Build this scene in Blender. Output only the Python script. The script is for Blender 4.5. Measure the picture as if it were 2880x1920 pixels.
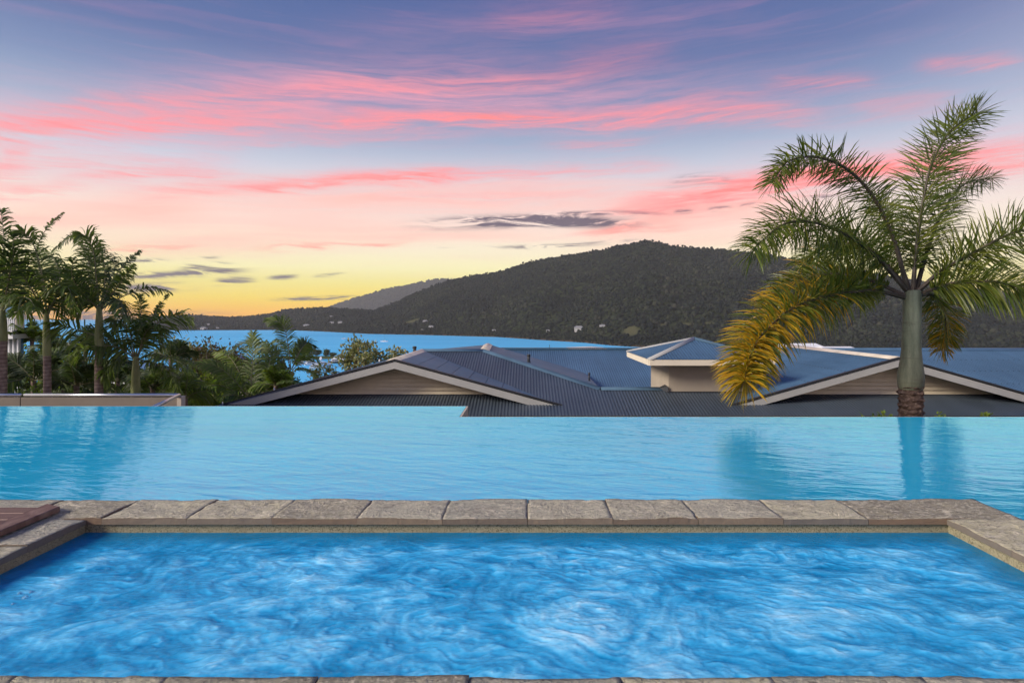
import bpy, math, random
import numpy as np
from mathutils import Vector

for o in list(bpy.data.objects):
    bpy.data.objects.remove(o)
scene = bpy.context.scene
col = scene.collection
R = math.radians
rng = np.random.default_rng(7)
random.seed(7)

# ------------------------------------------------------------------ camera
CAM_Z = 1.10
F, VX, HZ = 1600.0, 1480.0, 888.0          # focal length, optical axis in photo pixels


def W(px, py, Y):
    """World point at distance Y (metres) seen at a photo pixel; used to survey the place."""
    return Vector(((px - VX) / F * Y, Y, CAM_Z - (py - HZ) / F * Y))


cam_d = bpy.data.cameras.new('camera')
cam_d.sensor_width = 36.0
cam_d.lens = 20.0
cam_d.shift_x = -(VX - 1440.0) / 2880.0
cam_d.shift_y = -(960.0 - HZ) / 2880.0
cam_d.clip_start = 0.05
cam_d.clip_end = 60000.0
cam = bpy.data.objects.new('camera', cam_d)
cam.location = (0, 0, CAM_Z)
cam.rotation_euler = (R(90), 0, 0)
col.objects.link(cam)
scene.camera = cam

# ------------------------------------------------------------------ colour management
vs = scene.view_settings
vs.view_transform = 'Standard'
vs.look = 'None'
vs.exposure = 0.27
vs.gamma = 1.0
vs.use_curve_mapping = False

scene.cycles.max_bounces = 4
scene.cycles.diffuse_bounces = 2
scene.cycles.glossy_bounces = 3
scene.cycles.transmission_bounces = 3
scene.cycles.volume_bounces = 0
scene.cycles.use_adaptive_sampling = True
scene.cycles.adaptive_threshold = 0.035

# ------------------------------------------------------------------ sun
SUN_AZ, SUN_EL = R(-117), R(27)            # azimuth from +Y (towards +X), elevation
sun_d = bpy.data.lights.new('sun', 'SUN')
sun_d.energy = 4.2
sun_d.angle = R(18)
sun_d.color = (1.0, 0.88, 0.74)
sun = bpy.data.objects.new('sun', sun_d)
sdir = Vector((math.sin(SUN_AZ) * math.cos(SUN_EL), math.cos(SUN_AZ) * math.cos(SUN_EL), math.sin(SUN_EL)))
sun.rotation_euler = (-sdir).to_track_quat('-Z', 'Y').to_euler()
sun.location = (-20, 20, 30)
col.objects.link(sun)


def srgb(r, g, b):
    def f(c):
        c /= 255.0
        return c / 12.92 if c <= 0.04045 else ((c + 0.055) / 1.055) ** 2.4
    return (f(r), f(g), f(b), 1.0)


# ------------------------------------------------------------------ node helper
class NT:
    def __init__(self, tree):
        self.t = tree
        self.n = tree.nodes
        self.l = tree.links

    def new(self, typ, **kw):
        n = self.n.new(typ)
        for k, v in kw.items():
            setattr(n, k, v)
        return n

    def link(self, a, b):
        self.l.new(a, b)

    def put(self, sock, v):
        if isinstance(v, bpy.types.NodeSocket):
            self.l.new(v, sock)
        elif v is not None:
            sock.default_value = v

    def math(self, op, a, b=None, c=None, clamp=False):
        n = self.n.new('ShaderNodeMath')
        n.operation = op
        n.use_clamp = clamp
        for i, v in enumerate((a, b, c)):
            self.put(n.inputs[i], v)
        return n.outputs[0]

    def mix(self, fac, a, b, blend='MIX'):
        n = self.n.new('ShaderNodeMix')
        n.data_type = 'RGBA'
        n.blend_type = blend
        n.clamp_factor = True
        self.put(n.inputs['Factor'], fac)
        self.put(n.inputs[6], a)
        self.put(n.inputs[7], b)
        return n.outputs[2]

    def comb(self, x=0.0, y=0.0, z=0.0):
        n = self.n.new('ShaderNodeCombineXYZ')
        for i, v in enumerate((x, y, z)):
            self.put(n.inputs[i], v)
        return n.outputs[0]

    def sep(self, v):
        n = self.n.new('ShaderNodeSeparateXYZ')
        self.put(n.inputs[0], v)
        return n.outputs

    def noise(self, vec, scale=5.0, detail=3.0, rough=0.5, dist=0.0, dim='3D'):
        n = self.n.new('ShaderNodeTexNoise')
        n.noise_dimensions = dim
        if vec is not None:
            self.put(n.inputs['Vector'], vec)
        n.inputs['Scale'].default_value = scale
        n.inputs['Detail'].default_value = detail
        n.inputs['Roughness'].default_value = rough
        n.inputs['Distortion'].default_value = dist
        return n.outputs['Fac']

    def ramp(self, fac, stops, interp='LINEAR'):
        n = self.n.new('ShaderNodeValToRGB')
        r = n.color_ramp
        r.interpolation = interp
        while len(r.elements) < len(stops):
            r.elements.new(0.5)
        for e, (p, c) in zip(r.elements, stops):
            e.position = p
            e.color = c if len(c) == 4 else (*c, 1.0)
        self.put(n.inputs[0], fac)
        return n.outputs[0]

    def vscale(self, vec, s):
        n = self.n.new('ShaderNodeVectorMath')
        n.operation = 'MULTIPLY'
        self.put(n.inputs[0], vec)
        n.inputs[1].default_value = s
        return n.outputs[0]

    def bump(self, height, strength=0.3, dist=0.02, normal=None):
        n = self.n.new('ShaderNodeBump')
        n.inputs['Strength'].default_value = strength
        n.inputs['Distance'].default_value = dist
        self.put(n.inputs['Height'], height)
        if normal is not None:
            self.put(n.inputs['Normal'], normal)
        return n.outputs[0]


# ------------------------------------------------------------------ world: dusk sky with streak clouds
def build_world():
    w = bpy.data.worlds.new('World')
    scene.world = w
    w.use_nodes = True
    t = NT(w.node_tree)
    t.n.clear()
    out = t.new('ShaderNodeOutputWorld')
    tc = t.new('ShaderNodeTexCoord')
    x, y, z = t.sep(tc.outputs['Generated'])
    rad = t.math('SQRT', t.math('ADD', t.math('MULTIPLY', x, x), t.math('MULTIPLY', y, y)))
    rad = t.math('MAXIMUM', rad, 0.02)
    te = t.math('DIVIDE', z, rad)                 # tangent of elevation
    te = t.math('MINIMUM', t.math('MAXIMUM', te, 0.0), 4.0)
    az = t.math('ARCTAN2', x, y)                  # azimuth from +Y

    front = t.ramp(t.math('DIVIDE', te, 0.9, clamp=True), [
        (0.0, (1.10, .50, .004)), (0.013, (1.08, .58, .008)), (0.033, (1.05, .76, .04)),
        (0.061, (1.00, .86, .20)), (0.090, (.98, .90, .46)), (0.122, (.94, .83, .58)),
        (0.167, srgb(244, 228, 212)), (0.211, srgb(224, 212, 210)), (0.267, srgb(194, 199, 213)),
        (0.333, srgb(150, 166, 192)), (0.400, srgb(118, 136, 174)), (0.478, srgb(90, 109, 156)),
        (0.611, srgb(68, 92, 146)), (1.0, srgb(64, 90, 146))])
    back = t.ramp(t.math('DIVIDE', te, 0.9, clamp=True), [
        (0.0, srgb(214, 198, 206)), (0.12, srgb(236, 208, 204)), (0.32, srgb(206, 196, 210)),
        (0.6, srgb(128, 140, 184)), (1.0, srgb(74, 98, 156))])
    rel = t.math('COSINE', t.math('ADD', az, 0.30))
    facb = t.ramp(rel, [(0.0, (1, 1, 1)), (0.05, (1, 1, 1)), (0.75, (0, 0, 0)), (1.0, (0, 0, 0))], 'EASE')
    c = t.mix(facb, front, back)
    # the horizon glow is deeper towards the setting sun
    sky = t.new('ShaderNodeTexSky', sky_type='NISHITA')
    sky.sun_disc = False
    sky.sun_elevation = SUN_EL
    sky.sun_rotation = SUN_AZ
    nis = t.vscale(sky.outputs[0], (0.002, 0.002, 0.002))
    c = t.mix(1.0, c, nis, 'ADD')

    # filament noise, stretched along the horizon
    warp = t.noise(t.comb(t.math('MULTIPLY', az, 2.2), t.math('MULTIPLY', te, 9.0), 0.0), 1.0, 3.0, 0.55)
    wofs = t.math('MULTIPLY', t.math('SUBTRACT', warp, 0.5), 0.055)
    tew = t.math('ADD', te, wofs)
    fil = t.noise(t.comb(t.math('MULTIPLY', az, 3.2), t.math('MULTIPLY', t.math('SUBTRACT', tew, t.math('MULTIPLY', az, 0.04)), 46.0), 3.3), 1.0, 6.0, 0.62, 0.4)
    fil2 = t.noise(t.comb(t.math('MULTIPLY', az, 7.0), t.math('MULTIPLY', tew, 60.0), 9.1), 1.0, 7.0, 0.66, 1.2)
    filr = t.math('MULTIPLY_ADD', t.math('SUBTRACT', fil, 0.5), 3.0, 0.55, clamp=True)
    filb = t.math('MULTIPLY_ADD', t.math('SUBTRACT', fil2, 0.5), 10.0, 0.68, clamp=True)
    wof2 = t.math('MULTIPLY', t.math('SUBTRACT', fil2, 0.5), 0.016)
    te2 = t.math('ADD', te, wof2)

    # thin mauve veil everywhere
    veil = t.math('MULTIPLY', t.math('MULTIPLY_ADD', t.math('SUBTRACT', fil, 0.52), 3.5, 0.0, clamp=True), 0.13)
    c = t.mix(veil, c, srgb(236, 150, 176))

    def coeff(pts):
        a, tt = [], []
        P = np.array(pts, float)
        xs = np.linspace(P[0, 0], P[-1, 0], 24)
        ys = np.interp(xs, P[:, 0], P[:, 1])
        s = (xs - VX) / F
        azs = np.arctan(s)
        tes = (HZ - ys) / F * np.cos(azs)
        return np.polyfit(azs, tes, 2), azs.min(), azs.max()

    def streak(pts, th, up=1.0, tex=tew):
        (c2, c1, c0), a0, a1 = coeff(pts)
        mid, hl = (a0 + a1) / 2, (a1 - a0) / 2
        p = t.math('MULTIPLY_ADD', t.math('MULTIPLY_ADD', az, float(c2), float(c1)), az, float(c0))
        d = t.math('MULTIPLY', t.math('SUBTRACT', tex, p), F / th)
        d2 = t.math('MULTIPLY', d, d)
        al = t.math('MULTIPLY', t.math('SUBTRACT', az, mid), 1.0 / hl)
        al = t.math('MULTIPLY', al, al)
        al = t.math('MULTIPLY', al, al)
        g = t.math('POWER', 2.718, t.math('MULTIPLY', t.math('ADD', d2, t.math('MULTIPLY', al, 1.6)), -1.0))
        return g

    def group(items, noise_sock, tex, gain=1.0):
        acc = None
        for pts, th, st in items:
            g = t.math('MULTIPLY', streak(pts, th, tex=tex), st)
            acc = g if acc is None else t.math('ADD', acc, g)
        m = t.math('MULTIPLY', acc, noise_sock)
        return t.math('MINIMUM', m, 0.96)

    soft = t.math('MULTIPLY_ADD', filr, 0.50, 0.50)
    fil3 = t.noise(t.comb(t.math('MULTIPLY', az, 11.0), t.math('MULTIPLY', t.math('SUBTRACT', tew, t.math('MULTIPLY', az, 0.05)), 120.0), 5.7), 1.0, 7.0, 0.68, 0.5)
    fil3c = t.math('MULTIPLY_ADD', t.math('SUBTRACT', fil3, 0.5), 4.0, 0.55, clamp=True)
    te3 = t.math('ADD', tew, t.math('ADD', t.math('MULTIPLY', t.math('SUBTRACT', fil2, 0.5), 0.034), t.math('MULTIPLY', t.math('SUBTRACT', fil3, 0.5), 0.022)))
    rag = t.math('MULTIPLY_ADD', t.math('ADD', t.math('MULTIPLY', filr, .50), t.math('MULTIPLY', fil3c, .50)), 1.05, 0.06)
    # broad mauve-pink sheet
    c = t.mix(group([
        ([(-600, 380), (0, 350), (800, 300), (1600, 270), (2300, 300)], 78, 0.50),
        ([(300, 250), (900, 225), (1500, 200)], 60, 0.28),
        ([(900, 110), (1500, 60), (2200, 40)], 70, 0.14),
        ([(-600, 510), (200, 490), (700, 480)], 55, 0.30),
    ], rag, te3), c, srgb(240, 160, 176))
    # wide peach fills
    c = t.mix(group([
        ([(300, 600), (900, 575), (1500, 555), (2000, 560)], 66, 0.85),
        ([(-300, 615), (200, 605), (620, 592)], 40, 0.8),
        ([(1650, 660), (2000, 600), (2350, 590)], 72, 0.85),
        ([(200, 704), (700, 674), (1000, 662), (1600, 662)], 24, 0.75),
    ], soft, tew), c, srgb(255, 192, 178))
    # pink streaks
    c = t.mix(group([
        ([(-500, 400), (0, 368), (430, 328), (860, 312)], 40, 0.80),
        ([(700, 344), (1200, 340), (1560, 328), (1850, 332)], 22, 0.95),
        ([(640, 262), (1130, 242), (1660, 214)], 30, 0.50),
        ([(1700, 328), (2000, 318), (2330, 322)], 27, 0.72),
        ([(170, 510), (430, 482), (690, 490)], 15, 0.75),
        ([(-300, 505), (90, 497)], 22, 0.6),
        ([(-300, 552), (0, 547), (230, 532)], 13, 0.75),
        ([(330, 562), (800, 520), (1100, 500), (1620, 486)], 21, 0.95),
        ([(1450, 505), (1640, 475), (1900, 465)], 18, 0.45),
        ([(1680, 612), (2000, 545), (2180, 508), (2500, 470), (2900, 432), (3300, 410)], 40, 1.45),
        ([(2150, 238), (2300, 226), (2460, 206)], 16, 0.50),
        ([(2580, 172), (2890, 148)], 17, 0.50),
        ([(2380, 305), (2700, 272)], 26, 0.35),
        ([(1340, 66), (1560, 40), (1760, 18)], 40, 0.17),
        ([(1560, 195), (1900, 145)], 42, 0.25),
        ([(1520, 408), (1660, 400), (1840, 390)], 14, 0.40),
        ([(230, 462), (680, 430)], 14, 0.38),
        ([(0, 440), (90, 432)], 12, 0.6),
        ([(560, 400), (900, 388), (1300, 380)], 13, 0.34),
        ([(60, 300), (420, 272), (760, 262)], 16, 0.42),
        ([(-200, 470), (300, 452)], 12, 0.36),
        ([(1000, 560), (1500, 545), (1760, 548)], 14, 0.40),
        ([(1850, 280), (2200, 262)], 14, 0.30),
    ], rag, te3), c, srgb(255, 138, 140))
    # hot cores
    c = t.mix(group([
        ([(-400, 395), (0, 388), (150, 372)], 10, 0.75),
        ([(1270, 334), (1480, 329), (1600, 327)], 8, 0.75),
        ([(700, 532), (900, 513), (1300, 494)], 8, 0.65),
        ([(1860, 575), (2060, 535), (2200, 505), (2500, 475), (2900, 440)], 17, 0.75),
        ([(720, 694), (950, 687), (1160, 679)], 6, 0.75),
        ([(1620, 648), (1780, 638), (1940, 640)], 14, 0.65),
        ([(280, 700), (560, 689)], 6, 0.6),
    ], rag, te3), c, srgb(255, 130, 120))
    # dark stratus bars
    c = t.mix(group([
        ([(1190, 630), (1450, 620), (1780, 626)], 14, 1.9),
        ([(1420, 612), (1600, 598), (1870, 600)], 6, 0.9),
        ([(1390, 694), (1600, 690), (1790, 674)], 4.5, 1.0),
        ([(1990, 588), (2060, 584)], 6, 1.0),
        ([(2080, 580), (2130, 574)], 6, 0.9),
        ([(1895, 594), (1950, 592)], 5, 0.8),
        ([(2255, 560), (2350, 552)], 8, 0.8),
        ([(1870, 520), (1980, 500), (2060, 512)], 15, 0.55),
        ([(330, 778), (560, 766), (690, 758)], 7, 1.4),
        ([(510, 752), (600, 745), (660, 748)], 7, 1.3),
        ([(300, 812), (430, 806), (545, 806)], 9, 1.3),
        ([(310, 735), (400, 734), (470, 732)], 5, 1.0),
        ([(600, 792), (660, 786), (720, 788)], 8, 1.1),
        ([(750, 780), (840, 774)], 5, 1.0),
        ([(880, 776), (970, 768)], 3.5, 0.8),
        ([(770, 842), (890, 837), (1020, 834)], 4.5, 1.2),
        ([(-300, 884), (100, 884), (420, 884), (620, 882)], 9, 1.1),
        ([(520, 728), (620, 722)], 3, 0.6),
        ([(1235, 696), (1330, 700)], 2.5, 0.7),
    ], filb, te2), c, srgb(92, 80, 98))

    bg = t.new('ShaderNodeBackground')
    bg.inputs['Strength'].default_value = 1.0
    t.link(c, bg.inputs['Color'])
    t.link(bg.outputs[0], out.inputs['Surface'])
    w.cycles.sampling_method = 'NONE'      # a soft even sky needs no extra light sampling


build_world()

# ------------------------------------------------------------------ numpy noise
_perm = rng.permutation(512)


def vnoise(x, y, seed=0):
    x = np.asarray(x, float) + seed * 17.31
    y = np.asarray(y, float) + seed * 9.77
    xi, yi = np.floor(x).astype(int), np.floor(y).astype(int)
    xf, yf = x - xi, y - yi
    u, v = xf * xf * (3 - 2 * xf), yf * yf * (3 - 2 * yf)

    def h(i, j):
        return _perm[(_perm[i % 512] + j) % 512] / 511.0 * 2 - 1
    a, b, c_, d = h(xi, yi), h(xi + 1, yi), h(xi, yi + 1), h(xi + 1, yi + 1)
    return (a * (1 - u) + b * u) * (1 - v) + (c_ * (1 - u) + d * u) * v


def fbm(x, y, octv=4, seed=0, gain=0.5):
    s, a, f = 0.0, 1.0, 1.0
    for k in range(octv):
        s = s + a * vnoise(np.asarray(x) * f, np.asarray(y) * f, seed + k)
        a *= gain
        f *= 2.03
    return s


# ------------------------------------------------------------------ mesh helpers
class MB:
    """Collects shapes into one mesh."""

    def __init__(self):
        self.v, self.f, self.m = [], [], []

    def add(self, verts, faces, mi=0):
        k = len(self.v)
        self.v.extend([tuple(p) for p in verts])
        self.f.extend([tuple(i + k for i in f) for f in faces])
        self.m.extend([mi] * len(faces))
        return self

    def box(self, x0, x1, y0, y1, z0, z1, mi=0):
        v = [(x, y, z) for z in (z0, z1) for y in (y0, y1) for x in (x0, x1)]
        f = [(0, 2, 3, 1), (4, 5, 7, 6), (0, 1, 5, 4), (2, 6, 7, 3), (0, 4, 6, 2), (1, 3, 7, 5)]
        return self.add(v, f, mi)

    def bar(self, a, b, wid, hei, up=(0, 0, 1), mi=0, drop=0.0):
        """Rectangular bar from a to b; hei measured along 'up', hanging from the line when drop=1."""
        a, b, up = Vector(a), Vector(b), Vector(up)
        d = (b - a).normalized()
        s = d.cross(up).normalized()
        u = s.cross(d).normalized()
        lo, hi = (-hei, 0) if drop else (-hei / 2, hei / 2)
        v = []
        for p in (a, b):
            for q, r in ((-1, lo), (1, lo), (1, hi), (-1, hi)):
                v.append(p + s * (q * wid / 2) + u * r)
        return self.add(v, [(0, 1, 2, 3), (7, 6, 5, 4), (0, 4, 5, 1), (1, 5, 6, 2), (2, 6, 7, 3), (3, 7, 4, 0)], mi)

    def tube(self, pts, rads, n=6, mi=0, cap=True):
        P = [Vector(p) for p in pts]
        k0 = len(self.v)
        prev = None
        for i, p in enumerate(P):
            t = (P[min(i + 1, len(P) - 1)] - P[max(i - 1, 0)]).normalized()
            ref = Vector((0, 0, 1)) if abs(t.z) < 0.9 else Vector((0, 1, 0))
            if prev is not None:
                s = (prev - t * prev.dot(t)).normalized()
            else:
                s = t.cross(ref).normalized()
            prev = s
            q = t.cross(s)
            for j in range(n):
                a = 2 * math.pi * j / n
                self.v.append(tuple(p + (s * math.cos(a) + q * math.sin(a)) * rads[i]))
        for i in range(len(P) - 1):
            for j in range(n):
                a, b = k0 + i * n + j, k0 + i * n + (j + 1) % n
                self.f.append((a, b, b + n, a + n))
                self.m.append(mi)
        if cap:
            self.f.append(tuple(k0 + j for j in reversed(range(n))))
            self.m.append(mi)
            e = k0 + (len(P) - 1) * n
            self.f.append(tuple(e + j for j in range(n)))
            self.m.append(mi)
        return self

    def build(self, name, mats, parent=None, smooth=False, **tags):
        me = bpy.data.meshes.new(name)
        me.from_pydata(self.v, [], self.f)
        if not isinstance(mats, (list, tuple)):
            mats = [mats]
        for m in mats:
            me.materials.append(m)
        if len(mats) > 1:
            me.polygons.foreach_set('material_index', self.m)
        if smooth:
            me.polygons.foreach_set('use_smooth', [True] * len(me.polygons))
        me.update()
        return link(name, me, parent, **tags)


def link(name, data, parent=None, label=None, cat=None, group=None, kind=None):
    o = bpy.data.objects.new(name, data)
    col.objects.link(o)
    if parent is not None:
        o.parent = parent
    if label:
        o['label'] = label
    if cat:
        o['category'] = cat
    if group:
        o['group'] = group
    if kind:
        o['kind'] = kind
    return o


def thing(name, label, cat, loc=(0, 0, 0), group=None):
    """Empty at the base of a thing; parts are built in world space and parented with an inverse offset."""
    o = link(name, None, None, label, cat, group)
    o.location = loc
    o['_base'] = 0
    del o['_base']
    return o


def adopt(o, parent):
    o.parent = parent
    o.matrix_parent_inverse.translation = -Vector(parent.location)
    return o


def np_mesh(name, V, Fq, mat, smooth=True):
    """Mesh from numpy arrays: V (n,3), Fq (m,3|4)."""
    me = bpy.data.meshes.new(name)
    k = Fq.shape[1]
    me.vertices.add(len(V))
    me.vertices.foreach_set('co', np.ascontiguousarray(V, dtype=np.float32).ravel())
    me.loops.add(Fq.size)
    me.loops.foreach_set('vertex_index', np.ascontiguousarray(Fq, dtype=np.int32).ravel())
    me.polygons.add(len(Fq))
    me.polygons.foreach_set('loop_start', np.arange(0, Fq.size, k, dtype=np.int32))
    if smooth:
        me.polygons.foreach_set('use_smooth', np.ones(len(Fq), bool))
    for m in (mat if isinstance(mat, (list, tuple)) else [mat]):
        me.materials.append(m)
    me.update(calc_edges=True)
    return me


def grid_faces(nu, nv):
    i = np.arange(nu - 1)[:, None] * nv + np.arange(nv - 1)[None, :]
    i = i.ravel()
    return np.stack([i, i + nv, i + nv + 1, i + 1], 1)


# ------------------------------------------------------------------ materials
MATS = {}


def principled(name, color, rough=0.6, spec=0.5, metal=0.0):
    m = bpy.data.materials.new(name)
    m.use_nodes = True
    t = NT(m.node_tree)
    b = t.n['Principled BSDF']
    b.inputs['Base Color'].default_value = color if len(color) == 4 else (*color, 1)
    b.inputs['Roughness'].default_value = rough
    b.inputs['Specular IOR Level'].default_value = spec
    b.inputs['Metallic'].default_value = metal
    MATS[name] = m
    return m, t, b


def mat_plain(name, color, rough=0.6, spec=0.4, var=0.12, scale=6.0, bump=0.0):
    m, t, b = principled(name, color, rough, spec)
    geo = t.new('ShaderNodeNewGeometry')
    n = t.noise(geo.outputs['Position'], scale, 5.0, 0.6)
    dark = tuple(c * (1 - var * 1.6) for c in color[:3]) + (1,)
    lite = tuple(min(1, c * (1 + var)) for c in color[:3]) + (1,)
    t.link(t.ramp(n, [(0.3, dark), (0.7, lite)]), b.inputs['Base Color'])
    if bump:
        t.link(t.bump(t.noise(geo.outputs['Position'], scale * 12, 4, 0.6), bump, 0.01), b.inputs['Normal'])
    return m


def mat_leaf(name, cols, trans=0.35, rough=0.5, spec=0.35):
    m, t, b = principled(name, cols[0], rough, spec)
    geo = t.new('ShaderNodeNewGeometry')
    k = len(cols)
    cr = t.ramp(geo.outputs['Random Per Island'], [(i / max(1, k - 1), c) for i, c in enumerate(cols)])
    nz = t.noise(geo.outputs['Position'], 3.0, 3, 0.6)
    cr = t.mix(t.math('MULTIPLY', nz, 0.35), cr, (cols[0][0] * 0.5, cols[0][1] * 0.5, cols[0][2] * 0.5, 1))
    t.link(cr, b.inputs['Base Color'])
    tr = t.new('ShaderNodeBsdfTranslucent')
    t.link(t.mix(1.0, cr, (1.25, 1.3, 0.6, 1), 'MULTIPLY'), tr.inputs['Color'])
    mx = t.new('ShaderNodeMixShader')
    mx.inputs[0].default_value = trans
    t.link(b.outputs[0], mx.inputs[1])
    t.link(tr.outputs[0], mx.inputs[2])
    t.link(mx.outputs[0], t.n['Material Output'].inputs['Surface'])
    return m


def g4(r, g, b):
    return (r, g, b, 1.0)


mat_leaf('leaf_dark', [g4(.034, .062, .024), g4(.066, .108, .038), g4(.11, .15, .058), g4(.075, .10, .06)], .35)
mat_leaf('leaf_mid', [g4(.065, .11, .028), g4(.115, .175, .04), g4(.17, .23, .06), g4(.115, .14, .07)], .4)
mat_leaf('leaf_bright', [g4(.10, .17, .022), g4(.16, .24, .03), g4(.22, .27, .04), g4(.12, .16, .04)], .4)
mat_leaf('leaf_fox', [g4(.05, .085, .016), g4(.12, .165, .022), g4(.23, .24, .03), g4(.07, .10, .035)], .4, .42, .5)
mat_leaf('leaf_gold', [g4(.46, .24, .015), g4(.58, .34, .022), g4(.30, .24, .025), g4(.13, .15, .022)], .35, .45)
mat_leaf('leaf_grey', [g4(.18, .22, .08), g4(.46, .43, .24), g4(.11, .15, .05), g4(.24, .17, .09)], .35)
mat_leaf('leaf_rust', [g4(.15, .08, .045), g4(.11, .10, .04), g4(.08, .10, .03), g4(.20, .12, .08)], .3)

mat_plain('rachis', (.16, .15, .08), .5, .4, .25, 9)
mat_plain('rachis_brown', (.065, .048, .036), .55, .4, .3, 9)
mat_plain('weatherboard', (.70, .62, .46), .55, .35, .06, 2.0)
mat_plain('barge_grey', (.35, .355, .345), .5, .4, .05, 1.5)
mat_plain('fascia_cream', (.68, .62, .50), .5, .4, .05, 1.5)
mat_plain('wall_cream', (.34, .295, .235), .75, .25, .05, 2.0, .05)
mat_plain('dark_trim', (.025, .028, .034), .45, .4, .1, 3)
mat_plain('ridge_lit', (.62, .55, .44), .35, .5, .15, 2.5)  # cream tone is light reflected off the ridge capping, put into the colour
mat_plain('parapet', (.20, .17, .14), .8, .2, .10, 1.2, .05)
mat_plain('parapet_pale', (.46, .41, .34), .7, .2, .08, 1.2, .05)
mat_plain('white_paint', (.74, .76, .78), .5, .4, .06, 2)
mat_plain('glass_blue', (.10, .20, .30), .12, .6, .2, 1)
mat_plain('earth', (.055, .05, .03), .95, .1, .35, .3, .2)
mat_plain('boat_white', (.80, .80, .80), .3, .5, .04, 1)
mat_plain('boat_dark', (.04, .05, .07), .3, .5, .1, 1)
mat_plain('hill_wall', (.48, .48, .47), .6, .3, .1, .3)
mat_plain('hill_roof', (.30, .30, .31), .5, .4, .1, .3)
mat_plain('blue_roof', (.10, .19, .33), .4, .5, .12, .6)
mat_plain('pipe_dark', (.03, .035, .04), .5, .4, .1, 5)
mat_plain('trunk_bark', (.13, .105, .08), .9, .15, .35, 5, .3)
mat_plain('screw', (.03, .04, .05), .5, .4, .1, 5)

m, t, b = principled('steel', (.55, .57, .60, 1), .28, .5, .9)


def mat_roof(name, colr, rough=.38, metal=0.35):
    m, t, b = principled(name, colr, rough, .5, metal)
    geo = t.new('ShaderNodeNewGeometry')
    n = t.noise(t.vscale(geo.outputs['Position'], (.55, .55, .55)), 1.0, 5, .6)
    n2 = t.noise(t.vscale(geo.outputs['Position'], (4.2, .5, .5)), 1.0, 4, .6)
    cc = t.ramp(t.math('ADD', t.math('MULTIPLY', n, .6), t.math('MULTIPLY', n2, .4)),
                [(.32, tuple(c * .72 for c in colr[:3]) + (1,)), (.68, tuple(c * 1.25 for c in colr[:3]) + (1,))])
    t.link(cc, b.inputs['Base Color'])
    t.link(t.math('MULTIPLY_ADD', n2, .25, rough - .1), b.inputs['Roughness'])
    return m


mat_roof('roof_front', (.050, .066, .086, 1), .40, .1)
mat_roof('roof_blue', (.066, .132, .212, 1), .40, .2)
mat_roof('roof_slate', (.060, .115, .170, 1), .55, 0)


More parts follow.
